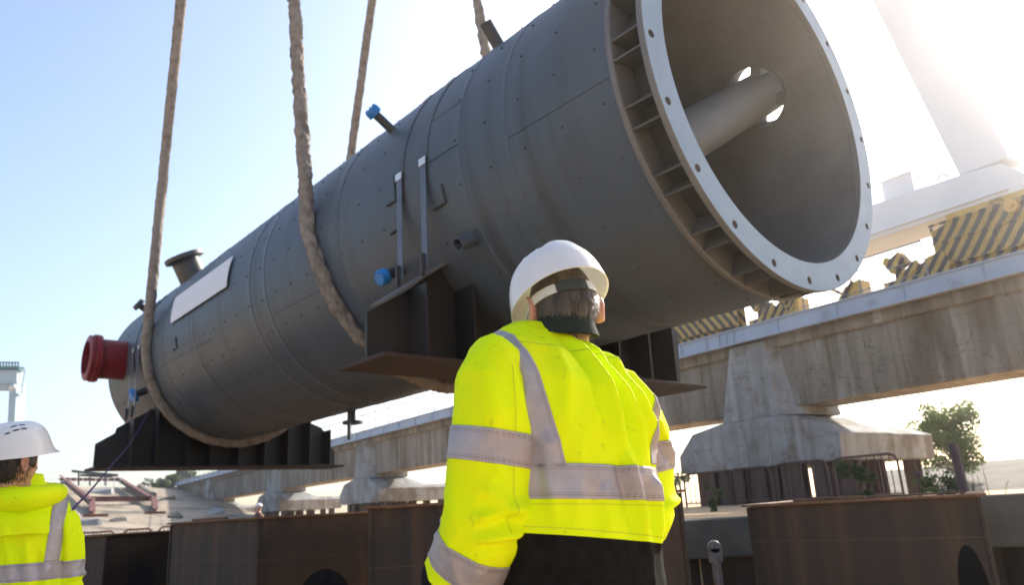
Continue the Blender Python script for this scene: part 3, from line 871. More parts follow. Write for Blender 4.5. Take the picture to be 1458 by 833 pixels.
saddle(3.3, 2.62, [(-2.44, 2.62), (-2.44, 3.09), (-1.97, 3.38), (-1.56, 3.70)], [(2.51, 2.62), (2.57, 3.38), (2.42, 3.50), (1.56, 3.72)], 0.42, -2.5, 2.56,
       (-1.95, -1.35, -0.6, 0.2, 0.9, 1.49, 2.0), ((-2.30, 3.19), (-1.48, 3.755)))
saddle(13.78, 2.37, [(-2.46, 2.36), (-2.46, 2.83), (-2.12, 3.05), (-2.10, 3.15), (-1.45, 3.56)], [(2.76, 2.36), (2.74, 2.74), (2.5, 2.92), (2.46, 3.2), (2.38, 3.28), (1.5, 3.60)], 0.42, -2.52, 2.80,
       (-1.87, -1.4, -0.8, -0.3, 0.3, 0.88, 1.42, 1.95, 2.46), None)
for sbase, s_list, ztie in ((3.3, (3.06, 3.53), 3.52), (13.78, (13.47, 13.88), 3.35)):
    for s in s_list:
        m = MB()
        rr_ = RC + 0.012
        w = 0.055
        for sgn in (1,):
            pts = [(RC + 0.012, t) for t in np.linspace(-90, 90, 60)]
            r0 = [[(s - w, (q - 0.010) * math.sin(R_(t)), (q - 0.010) * math.cos(R_(t))), (s + w, (q - 0.010) * math.sin(R_(t)), (q - 0.010) * math.cos(R_(t))),
                   (s + w, q * math.sin(R_(t)), q * math.cos(R_(t))), (s - w, q * math.sin(R_(t)), q * math.cos(R_(t)))] for q, t in pts]
            m.loft(r0, True)
        band = m.build('hold_down_strap', 'vessel_paint', ves, smooth=True)
        for side in (1, -1):
            tb = MB()
            tb.lim(s - 0.05, s + 0.05, side * (RC + 0.016), side * (RC + 0.03), ztie - VC[2] + 0.06, 0.06)
            tb.lim(s - 0.04, s + 0.04, side * (RC + 0.014), side * (RC + 0.028), -0.15, 0.08)
            tb.build('tie_bar', 'strap_metal', band, bevel=0.003)
            tk = MB(); tk.prism([(s - 0.012, side * (RC + 0.034), ztie - VC[2] + 0.22), (s + 0.012, side * (RC + 0.034), ztie - VC[2] + 0.22), (s + 0.012, side * (RC + 0.034), ztie - VC[2] - 0.02), (s - 0.012, side * (RC + 0.034), ztie - VC[2] - 0.02)], (0, side * 0.045, 0))
            tk.build('tension_rod', 'vessel_dark', band)
            bu = MB(); bu.lim(s - 0.06, s + 0.06, side * (RC + 0.032), side * (RC + 0.042), -0.01, 0.075)
            bu.build('buckle', 'bright_metal', band, bevel=0.004)
        for th in (52,):
            bu = MB(); e = Vector(VP(0, th, 1)); tq = Vector((0, math.cos(R_(th)), -math.sin(R_(th))))
            c0 = Vector((s, 0, 0)) + e * (RC + 0.02)
            bu.box(c0, (0.10, 0.012, 0.12), Matrix(((1, 0, 0), (0, e.y, tq.y), (0, e.z, tq.z))))
            bu.build('buckle', 'bright_metal', band)

# nozzles and fittings
def nozzle(name, s, th, r, L, mat, fr=None, ft=0.05, cap=None, capmat=None, open_end=False, tilt=None, inmat=None):
    e = Vector(VP(0, th, 1)) if tilt is None else Vector(tilt).normalized()
    base = Vector(VP(s, th, RC - 0.03))
    u1 = Vector((1, 0, 0)); u1 = (u1 - e * u1.dot(e)).normalized(); u2 = e.cross(u1)
    def rg(rad, h, n=32): return [base + e * h + (u1 * math.cos(2 * math.pi * j / n) + u2 * math.sin(2 * math.pi * j / n)) * rad for j in range(n)]
    m = MB()
    if open_end:
        m.loft([rg(r, -0.1), rg(r, L), rg(r * 0.82, L), rg(r * 0.82, 0.06)], True)
    else:
        m.loft([rg(r * 1.12, -0.1), rg(r * 1.12, 0.02), rg(r, 0.05), rg(r, L)], True)
    o = m.build(name, mat, ves, smooth=True)
    if fr:
        q = MB(); q.loft([rg(r * 0.8, L - ft), rg(fr, L - ft), rg(fr, L), rg(r * 0.8, L), rg(r * 0.8, L - ft)], False)
        q.build('flange', mat, o, smooth=True)
    if cap:
        q = MB(); q.loft([rg(cap, L + 0.004), rg(cap, L + 0.07), rg(cap * 0.85, L + 0.10), rg(0.01, L + 0.10)], True)
        for j in range(8):
            a = 2 * math.pi * j / 8
            c = base + e * (L + 0.09) + (u1 * math.cos(a) + u2 * math.sin(a)) * cap * 0.78
            q.cyl(c, c + e * 0.022, cap * 0.09, 8)
        q.build('cap', capmat, o, smooth=True)
    return o, base, e, rg
# red outlet
o, base, e, rg = nozzle('outlet_nozzle', 14.85, 90, 0.43, 0.74, 'red_paint', open_end=True)
q = MB(); q.loft([rg(0.40, 0.50), rg(0.50, 0.50), rg(0.515, 0.52), rg(0.515, 0.62), rg(0.50, 0.64), rg(0.42, 0.64)], False)
for j in range(16):
    a = 2 * math.pi * j / 16
q.build('flange', 'red_paint', o, smooth=True)
q = MB(); q.loft([rg(0.41, 0.655), rg(0.49, 0.655), rg(0.49, 0.72), rg(0.36, 0.745), rg(0.36, 0.1)], False)
q.build('end_ring', 'red_paint', o, smooth=True)
q = MB(); q.loft([rg(0.352, 0.12), rg(0.352, 0.13)], True); q.build('blind', 'red_inside', o)
for j in range(16):
    q = MB(); a = 2 * math.pi * j / 16
    d1 = rg(0.47, 0.48, 16)[j]; q.cyl(d1, d1 + e * 0.18, 0.03, 6); q.build('bolt', 'red_paint', o)
# manway on top
o, base, e, rg = nozzle('top_nozzle', 13.55, 27, 0.30, 0.62, 'vessel_dark')
q = MB(); q.loft([rg(0.30, 0.44), rg(0.30, 0.50), rg(0.42, 0.54), rg(0.42, 0.63), rg(0.2, 0.63)], True); q.build('flange', 'vessel_dark', o, smooth=True)
nozzle('capped_nozzle', 4.15, 58, 0.055, 0.30, 'vessel_dark', cap=0.095, capmat='blue_cap')
nozzle('capped_nozzle', 3.92, 119, 0.06, 0.26, 'vessel_dark', cap=0.095, capmat='blue_cap')
nozzle('capped_nozzle', 14.35, 56, 0.07, 0.22, 'vessel_dark', cap=0.14, capmat='vessel_dark')
nozzle('capped_nozzle', 13.65, 117, 0.07, 0.22, 'vessel_dark', cap=0.14, capmat='blue_cap')
nozzle('pipe_stub', 2.55, 38, 0.075, 0.34, 'vessel_dark')
nozzle('pipe_stub', 2.62, 120, 0.075, 0.24, 'vessel_paint', open_end=True)
nozzle('drain_nozzle', 8.75, 194, 0.055, 0.26, 'vessel_dark', fr=0.17, ft=0.05, tilt=(0, 0, -1))
m = MB(); m.cyl(VP(8.3, 184, RC - 0.02), np.array(VP(8.3, 184, RC)) + np.array([0, 0, -0.5]), 0.03, 8); m.build('drain_pipe', 'vessel_dark', ves)
# blank white name plate following the shell
m = MB(); r0 = RC + 0.035
rows = []
for t in np.linspace(70.0, 87.6, 9):
    ss = np.interp(t, (70, 87.6), (11.60, 11.42)), np.interp(t, (70, 87.6), (8.72, 8.64))
    rows.append([VP(ss[0], t, r0), VP(ss[1], t, r0), VP(ss[1], t, r0 + 0.008), VP(ss[0], t, r0 + 0.008)])
m.loft(rows, True)
m.build('name_plate', 'label_white', ves, smooth=True)
# bent insulation clips
for p0, p1, p2 in (((3.65, 86.8), (3.64, 96.2), (3.83, 96.2)), ((2.8, 99.8), (2.79, 105.9), (3.0, 106.1)), ((3.66, 105.9), (3.84, 106.2), (3.86, 106.4)), ((11.2, 97), (11.2, 103), (11.4, 103.2)), ((13.15, 97), (13.2, 101), (13.3, 101))):
    m = MB(); m.tube([VP(p0[0], p0[1], RC + 0.016), VP(p1[0], p1[1], RC + 0.016), VP(p2[0], p2[1], RC + 0.016)], 0.016, 6)
    m.build('insulation_clip', 'vessel_dark', ves)
# longitudinal weld seams
for s0, s1, th in ((2.46, 3.0, 74), (2.46, 3.0, 90), (0.45, 1.70, 98), (9.6, 12.6, 108), (5.3, 7.2, 112), (7.85, 9.9, 122)):
    m = MB(); m.tube([VP(s, th, RC + 0.002) for s in np.linspace(s0, s1, 8)], 0.007, 6); m.build('weld_seam', 'vessel_paint', ves)

# ---- slings: a U under the vessel, both ends running up out of the picture
def sling(knots, top_f, top_b, label, r, double):
    """knots: (theta, s) under the vessel; top pixels of the front and rear runs."""
    rad = RC + r * 0.8
    pts = [Vector(VP(s, th, rad)) for th, s in knots]
    def up(P, pix, d):
        q = VC + _d * d
        H = vloc(hit(pix[0], pix[1], q, _d))
        v = Vector(H) - P
        return P + v * (17.0 / max(0.5, v.z)), v
    f, _v = up(pts[0], top_f, rad); b, _w = up(pts[-1], top_b, -rad)
    # dense path: straight run, arc, straight run
    arc = []
    th = np.linspace(knots[0][0], knots[-1][0], 260)
    ss = np.interp(th, [k[0] for k in knots], [k[1] for k in knots])
    k5 = np.ones(25) / 25; ssm = np.convolve(np.pad(ss, 12, mode='edge'), k5, 'valid')
    arc = [Vector(VP(s, t, rad)) for s, t in zip(ssm, th)]
    front = [f.lerp(arc[0], t) for t in np.linspace(0, 1, 560)][:-1]
    rear = [arc[-1].lerp(b, t) for t in np.linspace(0, 1, 240)][1:]
    P = front + arc + rear
    m = MB()
    nseg = 26
    rr_ = []
    up_ = None
    dist = 0
    for i, p in enumerate(P):
        t = (P[min(i + 1, len(P) - 1)] - P[max(i - 1, 0)]).normalized()
        if i: dist += (p - P[i - 1]).length
        up_ = (Vector((1, 0, 0)) if up_ is None else up_); x = (up_ - t * up_.dot(t)).normalized(); up_ = x; y = t.cross(x)
        rg = []
        sag = 0.035 * noise.noise(Vector((dist * 1.3, 7.7, 1.0)))
        for j in range(nseg):
            a = 2 * math.pi * j / nseg
            w = noise.noise(Vector((math.cos(a + dist * 4) * 1.5, math.sin(a + dist * 4) * 1.5, dist * 4.5)))
            w2 = noise.noise(Vector((math.cos(a) * 2.4, math.sin(a) * 2.4, dist * 16.0 + 9)))
            w3 = abs(noise.noise(Vector((math.cos(a - dist * 5) * 1.8, math.sin(a - dist * 5) * 1.8, dist * 4.5 + 3))))
            rad_ = r * (1 + 0.26 * w * double[1] + 0.10 * w2 * double[1] - 0.30 * w3 * double[1] + 0.07)
            rg.append(p + x * (math.cos(a) * rad_ + sag * 0.3) + y * (math.sin(a) * rad_))
        rr_.append(rg)
    m.loft(rr_, True)
    if double[0]:
        off = Vector((-0.16, 0.02, 0)); f2 = f + Vector((-0.55, 0.0, 0))
        path = [f2.lerp(arc[0] + Vector((0, 0.02, 0.5)), t) for t in np.linspace(0, 1, 60)]
        m.tube(path, [0.085 * (1 + 0.15 * noise.noise(Vector((i * 0.7, 2, 5)))) for i in range(60)], 12)
    o = m.build('lifting_sling', 'sling', None, smooth='all', M=MV)
    return tag(o, label, 'sling', 'slings holding the vessel')
sling([(89, 12.75), (112, 12.80), (140, 12.98), (174, 13.08), (205, 13.08), (240, 12.98), (271, 12.8)], (257, 0), (530, 0),
      'tan fabric sling around the far end of the vessel beside the red nozzle', 0.096, (True, 0.6))
sling([(89, 5.72), (100, 5.46), (117, 5.38), (136, 5.31), (160, 5.25), (205, 5.4), (240, 5.6), (271, 5.8)], (417, 0), (679, 0),
      'rumpled brown sleeved sling around the middle of the vessel beside the near saddle', 0.092, (False, 1.25))

# ---- tag line
m = MB()
p0 = PD(214, 582, 15.2)
pts = spline([p0, PD(188, 628, 13.2), PD(160, 662, 10.5), PD(128, 700, 7.6), PD(104, 726, 5.6), PD(90, 760, 4.6)], 8)
m.tube(pts, 0.010, 7)
tag(m.build('tag_line', 'tag_rope', smooth=True), 'thin dark purple tag line slanting down from the far saddle towards the left worker', 'rope')

# ---- air volume added to imitate lens glare around the sun
hz = MB(); hz.lim(-390, 390, -390, 390, -1.6, 60.0)
ho = hz.build('glare_haze', 'label_white', None, kind='stuff')
hm_ = bpy.data.materials.new('glare_air'); hm_.use_nodes = True
t_ = hm_.node_tree; t_.nodes.clear()
vo = t_.nodes.new("ShaderNodeVolumePrincipled"); oo = t_.nodes.new("ShaderNodeOutputMaterial")
vo.inputs["Color"].default_value = (0.98, 0.94, 0.90, 1); vo.inputs["Density"].default_value = 0.0012; vo.inputs["Anisotropy"].default_value = 0.80
t_.links.new(vo.outputs[0], oo.inputs["Volume"])
ho.data.materials.clear(); ho.data.materials.append(hm_)

# ==================================================================== YARD THINGS
def steel_box(tops, depth_dir, H, label, holes=(), thick=0.03, lip=0.05):
    """Open-topped rusty steel box: tops = front top corners in the world, depth_dir = where the sides run back."""
    t = empty('steel_box', Matrix.Translation(Vector((tops[0][0], tops[0][1], 0))), label, 'steel box', 'rusty steel boxes standing on the yard')
    o0 = np.array([tops[0][0], tops[0][1], 0.0])
    A = [np.array([p[0], p[1], 0.0]) - o0 for p in tops]
    dd = np.asarray(depth_dir, float)
    pts = A + [A[-1] + dd, A[0] + dd]
    hs = [H] * len(pts)
    for i in range(len(pts)):
        a, b = pts[i], pts[(i + 1) % len(pts)]
        e = (b - a) / np.linalg.norm(b - a); nr = np.array([e[1], -e[0], 0]); 
        cen = sum(pts) / len(pts)
        if nr @ (a - cen) < 0: nr = -nr
        m = MB()
        a2, b2 = a + e * 0.004, b - e * 0.004
        m.prism([a2 + [0, 0, 0.0], b2 + [0, 0, 0.0], b2 + [0, 0, H], a2 + [0, 0, H]], -nr * thick)
        w = m.build('side_plate', ['rust_box', 'box_inside'], t)
        for (ii, f, hw_, zt) in holes:
            if ii == i:
                c = MB()
                ctr = a + (b - a) * f
                prof = [ctr + e * (hw_ * math.cos(q)) + np.array([0, 0, zt - 0.32 + 0.32 * math.sin(q)]) for q in np.linspace(0, math.pi, 17)]
                prof += [ctr - e * hw_ + [0, 0, 0.12], ctr + e * hw_ + [0, 0, 0.12]]
                c.prism([p + nr * 0.3 for p in prof], -nr * 0.6)
                cut_with(w, c)
        m = MB()
        m.prism([a - nr * thick + nr * (lip + thick) - e * 0.012 + [0, 0, H + 0.003], b - nr * thick + nr * (lip + thick) + e * 0.012 + [0, 0, H + 0.003], b - nr * (thick + lip) + [0, 0, H + 0.003], a - nr * (thick + lip) + [0, 0, H + 0.003]], (0, 0, 0.018))
        m.build('rim', 'rust_edge', w, bevel=0.004)
        m = MB()
        m.box((a + [0, 0, H / 2]), (0.03, 0.03, H * 0.995), Matrix.Rotation(math.atan2(e[1], e[0]), 3, 'Z')); m.build('corner_angle', 'rust_box', w, bevel=0.006)
    q = MB(); q.add([p + [0, 0, 0.02] for p in pts], [tuple(range(len(pts)))]); q.build('floor_plate', 'box_inside', t)
    return t
ra, rb_ = PD(1065, 718, 5.9), PD(1392, 705, 5.0)
steel_box([ra, rb_], [1.1, 1.9, 0], 1.062, 'long brown rusty steel box with an oval hole at the right', holes=((0, 0.915, 0.09, 0.76),))
steel_box([PD(245, 742, 8.4), PD(369, 738, 7.2), PD(534, 737, 7.9)], [-0.5, 2.0, 0], 1.185, 'rusty steel box with its corner towards the camera below the vessel', holes=((1, 0.55, 0.28, 0.68),))
steel_box([PD(527, 731, 5.3), PD(967, 702, 5.6)], [-0.25, 2.0, 0], 1.20, 'rust brown steel box standing directly behind the front worker')
steel_box([PD(60, 762, 9.6), PD(152, 762, 9.0), PD(262, 760, 10.2)], [-0.3, 2.0, 0], 1.095, 'low dark steel box with an arched hole behind the left worker', holes=((1, 0.48, 0.22, 0.76),))
# bright rusty strips on box tops; the right one draws a sunlit rim
def rim_bar(p, q, label):
    m = MB(); p, q = np.asarray(p), np.asarray(q)
    e = (q - p) / np.linalg.norm(q - p)
    c = (p + q) / 2
    m.box(c, (np.linalg.norm(q - p), 0.05, 0.022), Matrix.Rotation(math.atan2(e[1], e[0]), 3, 'Z'))
    tag(m.build('rim_strip', 'rust_edge', bevel=0.004), label, 'steel strip')
def onto(x, y, dep, z): p = PD(x, y, dep); p[2] = z; return p
rim_bar(onto(1130, 713, 5.74, 1.096), onto(1232, 708, 5.46, 1.096), 'orange strip added along the rim of the long box at the right as its sunlit edge')
rim_bar(onto(276, 741, 8.12, 1.219), onto(322, 738, 7.68, 1.219), 'loose orange rusty strip lying on the rim of the cornered box')

# retaining walls
def wall(a, b, zt, zb, thick, label):
    t = empty('retaining_wall', None, label, 'wall')
    a, b = np.array([a[0], a[1], 0]), np.array([b[0], b[1], 0]); e = (b - a) / np.linalg.norm(b - a)
    nr = np.array([e[1], -e[0], 0]); nr = nr if nr[1] < 0 else -nr
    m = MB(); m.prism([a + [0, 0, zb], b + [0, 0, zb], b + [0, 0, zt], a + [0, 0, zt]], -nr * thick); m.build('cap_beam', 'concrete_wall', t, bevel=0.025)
    s = MB(); L = np.linalg.norm(b - a); k = int(L / 0.4) + 1; prof = []
    for i in range(k + 1):
        off = 0.12 if i % 2 else 0.28
        prof += [a + e * min(L, i * 0.4) - nr * off, a + e * min(L, i * 0.4 + 0.25) - nr * off]
    vs = [p + [0, 0, -0.1] for p in prof] + [p + [0, 0, zb] for p in prof]
    n_ = len(prof); s.add(vs, [(i, i + 1, n_ + i + 1, n_ + i) for i in range(n_ - 1)])
    s.build('sheet_piling', 'rust_box', t)
wall(PD(900, 745, 9.1), PD(1300, 722, 9.0), 0.905, 0.455, 0.6, 'concrete capped sheet pile wall left of the long rusty box')
wall(PD(1376, 708, 7.05), PD(1560, 694, 6.75), 1.03, 0.57, 0.6, 'concrete capped sheet pile wall right of the long rusty box')
# capped post
p = PD(1017, 781, 6.3)
t = empty('bollard_post', Matrix.Translation(Vector((p[0], p[1], 0))), 'slim post with a rounded grey head in front of the retaining wall', 'post')
m = MB(); m.cyl((0, 0, -0.03), (0, 0, 0.66), 0.04, 12); m.build('shaft', 'post_paint', t, smooth=True)
m = MB(); m.lim(-0.055, 0.055, -0.03, 0.03, 0.63, 0.75); m.cyl((0, -0.03, 0.75), (0, 0.03, 0.75), 0.055, 16); m.build('head', 'post_paint', t, bevel=0.01)

# brown railing panels along the pier: thick posts, rounded top rail, many bars
def rail_panel(u0, u1, v, z0, z1, label):
    t = empty('railing_panel', MBR @ Matrix.Translation(Vector((X((u0 + u1) / 2), v, z0))), label, 'railing', 'brown railings in front of the pier')
    L = abs(u1 - u0) / 2 - 0.05; h = z1 - z0
    m = MB()
    m.tube([(-L, 0, -0.05), (-L, 0, h - 0.18), (-L + 0.06, 0, h - 0.05), (-L + 0.2, 0, h), (L - 0.2, 0, h), (L - 0.06, 0, h - 0.05), (L, 0, h - 0.18), (L, 0, -0.05)], 0.034, 8)
    m.build('frame', 'brown_paint', t, smooth=True)
    m = MB(); m.cyl((-L, 0, 0.12), (L, 0, 0.12), 0.02, 6); m.build('bottom_rail', 'brown_paint', t)
    for x in np.linspace(-L, L, int(2 * L / 0.17))[1:-1]:
        m = MB(); m.cyl((x, 0, 0.1), (x, 0, h - 0.01), 0.016, 6); m.build('bar', 'brown_paint', t)
for (u0, u1, zt), lb in zip(((-2.35, -0.45, 1.99), (-0.35, 1.4, 1.99), (1.5, 3.1, 1.95), (3.2, 5.0, 1.93), (5.1, 6.9, 1.90)),
        ('brown railing panel with a rounded corner at the right end of the row', 'brown railing panel second from the right end of the row', 'brown railing panel in the middle of the row under the pier', 'brown railing panel second from the left end of the row', 'brown railing panel at the left end of the row beside the bush')):
    rail_panel(u0, u1, -1.2, TZ, zt, lb)
m = MB(); a = onto(1374, 702, 9.5, TZ - 0.05); b = PD(1357, 634, 9.9)
m.cyl(a, b, 0.055, 10); m.box(np.asarray(a) + [0, 0, 0.06], (0.24, 0.24, 0.02))
tag(m.build('fence_post', 'brown_paint', smooth=True), 'leaning brown steel post in front of the small tree', 'post')
m = MB(); a = onto(1309, 705, 16, TZ - 0.05); b = PD(1307, 676, 16); m.cyl(a, b, 0.035, 8); m.ball(b, 0.09, 10, 6)
tag(m.build('fence_post', 'brown_paint', smooth=True), 'short brown post with a knob between the pier and the small tree', 'post')
m = MB(); a = onto(1388, 708, 9.6, TZ - 0.05); b = PD(1384, 690, 9.6); m.cyl(a, b, 0.03, 8, 0.005); 
tag(m.build('fence_post', 'brown_paint', smooth=True), 'short pointed brown stake right of the leaning post', 'post')

# crowd barriers at the foot of the left bank
bar_px = [(102, 168, 0), (172, 221, 0), (222, 284, 0)]
for i, ((x0, x1, _), lb) in enumerate(zip(bar_px, ('rust red crowd barrier at the foot of the bank nearest the left worker', 'rust red crowd barrier in the middle of the three at the foot of the bank', 'rust red crowd barrier partly hidden by the cornered steel box'))):
    a, b = GR(x0, 760, 19 + i * 0.4), GR(x1, 758, 19.3 + i * 0.4)
    e = (b - a) / np.linalg.norm(b - a); L = np.linalg.norm(b - a) / 2
    t = empty('crowd_barrier', MFRAME((a + b) / 2, e, (-e[1], e[0], 0), (0, 0, 1)), lb, 'barrier', 'crowd barriers at the foot of the bank')
    h = 1.15 + (i * 0.02)
    m = MB(); m.tube([(-L, 0, -0.02), (-L, 0, h - 0.15), (-L + 0.15, 0, h), (L - 0.15, 0, h), (L, 0, h - 0.15), (L, 0, -0.02)], 0.025, 8); m.cyl((-L, 0, 0.25), (L, 0, 0.25), 0.018, 6); m.build('frame', 'barrier_paint', t, smooth=True)
    for x in np.linspace(-L, L, 12)[1:-1]:
        m = MB(); m.cyl((x, 0, 0.25), (x, 0, h - 0.01), 0.01, 6); m.build('bar', 'barrier_paint', t)
    for x in (-L + 0.08, L - 0.08):
        m = MB(); m.lim(x - 0.03, x + 0.03, -0.25, 0.25, -0.02, 0.01); m.build('foot', 'barrier_paint', t)

# red oxide steel frame lying on the bank
t = empty('welded_skid', None, 'large red oxide steel frame of welded beams propped on the sloping concrete bank', 'steel skid')
def beam(px, w, name='beam'):
    (x0, y0, l0), (x1, y1, l1) = px
    a, b = Vector(on_bank(x0, y0) + SK * l0), Vector(on_bank(x1, y1) + SK * l1)
    e = (b - a).normalized(); z = Vector((0, 0, 1)); z = (z - e * z.dot(e)).normalized(); y = z.cross(e)
    rot = Matrix((e, y, z)).transposed()
    m = MB(); c = (a + b) / 2; L = (b - a).length
    m.box(c + z * w * 0.46, (L, w * 0.8, w * 0.1), rot); m.box(c - z * w * 0.46, (L, w * 0.8, w * 0.1), rot); m.box(c, (L, w * 0.1, w * 0.82), rot)
    return m.build(name, 'red_oxide', t)
SK = np.array([0, 0, 1.0])
beam(((85, 686, 0.5), (128, 726, 0.6)), 0.42)
beam(((88, 690, 0.5), (172, 690, 0.5)), 0.40)
beam(((160, 683, 0.5), (212, 720, 0.6)), 0.42)
beam(((126, 720, 0.5), (216, 719, 0.5)), 0.42)
beam(((88, 690, 0.5), (88, 693, 0.1)), 0.45, 'strut')
beam(((130, 722, 0.5), (131, 735, 0.1)), 0.5, 'strut')
beam(((219, 720, 0.5), (221, 731, 0.1)), 0.5, 'strut')
beam(((118, 737, 0.1), (154, 736, 0.1)), 0.2, 'foot')
beam(((206, 733, 0.1), (236, 732, 0.1)), 0.2, 'foot')

# curved concrete chute on the bank
t = empty('drain_chute', None, 'curved grey concrete drain chute running down the bank behind the steel frame', 'drain')
cpts = [on_bank(182, 694), on_bank(189, 700), on_bank(200, 706), on_bank(208, 709)]
cp2 = [on_bank(199, 694), on_bank(205, 699), on_bank(213, 704), on_bank(219, 707)]
m = MB(); A = spline(cpts, 6); B = spline(cp2, 6)
for P in (A, B): m.tube([p + np.array([0, 0, 0.12]) for p in P], 0.3, 8)
m.build('kerb', 'bank_concrete', t, smooth=True)
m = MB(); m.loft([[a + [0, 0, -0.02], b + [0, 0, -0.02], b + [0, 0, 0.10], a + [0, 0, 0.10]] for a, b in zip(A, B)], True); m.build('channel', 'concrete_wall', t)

# broken slabs and stones lying on the bank
rg_ = np.random.default_rng(21)
RUB = [(142, 702, 'flat concrete slab on the bank inside the top left of the red skid'), (196, 703, 'concrete slab on the bank between the skid and the drain chute'), (240, 712, 'grey slab of concrete lying alone right of the drain chute'),
       (120, 747, 'broken concrete slab at the bank foot left of the skid'), (170, 743, 'broken concrete slab at the bank foot between the feet of the skid'), (252, 738, 'broken concrete slab at the bank foot right of the skid'), (300, 732, 'broken concrete slab on the bank just above the cornered box')]
for i, (x, y, lb) in enumerate(RUB):
    p = on_bank(x, y); w_ = rg_.uniform(0.7, 1.5)
    m = MB(); k_ = 7
    an = np.sort(rg_.uniform(0, 2 * math.pi, k_)); rr0 = rg_.uniform(0.7, 1.1, k_) * w_
    lo_ = [(p[0] + rr0[j] * math.cos(an[j]), p[1] + rr0[j] * math.sin(an[j]), p[2] - 0.5) for j in range(k_)]
    tz = rg_.uniform(0.15, 0.4)
    hi_ = [(p[0] + rr0[j] * 0.85 * math.cos(an[j]), p[1] + rr0[j] * 0.85 * math.sin(an[j]), p[2] + tz + 0.1 * math.sin(an[j] + i) + 0.2 * math.sin(an[j])) for j in range(k_)]
    m.loft([lo_, hi_], True)
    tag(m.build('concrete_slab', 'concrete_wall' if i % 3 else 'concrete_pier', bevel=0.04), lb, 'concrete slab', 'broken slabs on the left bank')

# guard rail, silhouetted trees and poles on the crest of the left bank
def crest(px, lift=0.0):
    lo, hi = 0.0, 1.0
    for _ in range(40):
        t_ = (lo + hi) / 2; q = LBT[0] * (1 - t_) + LBT[1] * t_; c_ = W.T @ (q - O)
        lo, hi = (t_, hi) if PX + F * c_[0] / c_[2] < px else (lo, t_)
    p = LBT[0] * (1 - t_) + LBT[1] * t_
    return p + np.array([0, 0, lift])
t = empty('guard_rail', None, 'thin white guard rail along the crest of the left bank', 'railing')
m = MB()
for z in (0.6, 1.1): m.cyl(crest(50, z), crest(266, z), 0.03, 6)
m.build('rails', 'crane_paint', t)
for px in np.arange(54, 266, 9.0):
    m = MB(); m.cyl(crest(px, -0.1), crest(px, 1.12), 0.035, 6); m.build('post', 'crane_paint', t)
for px, h, w, s_, lb in ((256, 2.6, 1.5, 11, 'dark round bush on the crest of the left bank'), (240, 1.5, 3.0, 12, 'wide low dark bush on the crest of the left bank'), (266, 2.3, 3.4, 13, 'dark bush where the runway meets the bank'), (222, 0.8, 3.2, 14, 'low yellow green bush below the crest rail')):
    p = crest(px, -0.15)
    leafy('bush', p, h, w, lb, 'bush', 'leaf_dark', n=900, size=0.22, clumps=14, seed=s_, trunk_h=0.1)
# stacked dark pipes on the crest
t = empty('pipe_rack', None, 'low rack of dark pipes silhouetted on the crest of the bank behind the left worker', 'pipe rack')
for k, (x0, y0, x1, y1) in enumerate(((102, 671, 145, 676), (114, 677, 160, 679), (120, 673, 168, 677))):
    m = MB(); m.cyl(PD(x0, y0, 66), PD(x1, y1, 67), 0.11, 8); m.build('pipe', 'vessel_dark', t)
for x in (112, 128, 150): 
    m = MB(); m.cyl(PD(x, 692, 66.5), PD(x, 673, 66.5), 0.08, 6); m.build('upright', 'vessel_dark', t)

# ==================================================================== PEOPLE
def np_verts(me):
    a = np.empty(len(me.vertices) * 3); me.vertices.foreach_get("co", a); return a.reshape(-1, 3)
def np_norms(me):
    a = np.empty(len(me.vertices) * 3); me.vertices.foreach_get("normal", a); return a.reshape(-1, 3)
def set_verts(me, v):
    me.vertices.foreach_set("co", np.asarray(v, dtype=np.float32).ravel()); me.update()

def seg_dist(P, path, rads):
    """Distance from points to a polyline divided by the local radius."""
    best = np.full(len(P), 1e9)
    for i in range(len(path) - 1):
        a, b = np.array(path[i]), np.array(path[i + 1]); ab = b - a
        t = np.clip(((P - a) @ ab) / (ab @ ab), 0, 1)
        d = np.linalg.norm(P - a - t[:, None] * ab, axis=1) / (rads[i] * (1 - t) + rads[i + 1] * t)
        best = np.minimum(best, d)
    return best

def torso_rings(levels, n=40, e=2.35):
    out = []
    for z, cx, cy, hw_, hd in levels:
        r = []
        for j in range(n):
            a = 2 * math.pi * j / n
            c, s = math.cos(a), math.sin(a)
            r.append((cx + hw_ * math.copysign(abs(c) ** (2 / e), c), cy + hd * math.copysign(abs(s) ** (2 / e), s), z))
        out.append(r)
    return out

def remesh(mb, vox, smooth_iter=8):
    o = mb.build('blank', 'jacket_black')
    md = o.modifiers.new("r", 'REMESH'); md.mode = 'VOXEL'; md.voxel_size = vox
    sm = o.modifiers.new("s", 'SMOOTH'); sm.factor = 0.5; sm.iterations = smooth_iter
    bpy.context.view_layer.update()
    me = evaluated(o)
    bpy.data.objects.remove(o)
    me.materials.clear()
    return me

def cut_plane(me, co, no, region=None):
    bm = bmesh.new(); bm.from_mesh(me)
    fs = bm.faces if region is None else [f for f in bm.faces if region(f.calc_center_median())]
    geom = list({v for f in fs for v in f.verts}) + list({e for f in fs for e in f.edges}) + list(fs)
    bmesh.ops.bisect_plane(bm, geom=geom, plane_co=co, plane_no=no, dist=0.0004)
    bm.to_mesh(me); bm.free(); me.update()

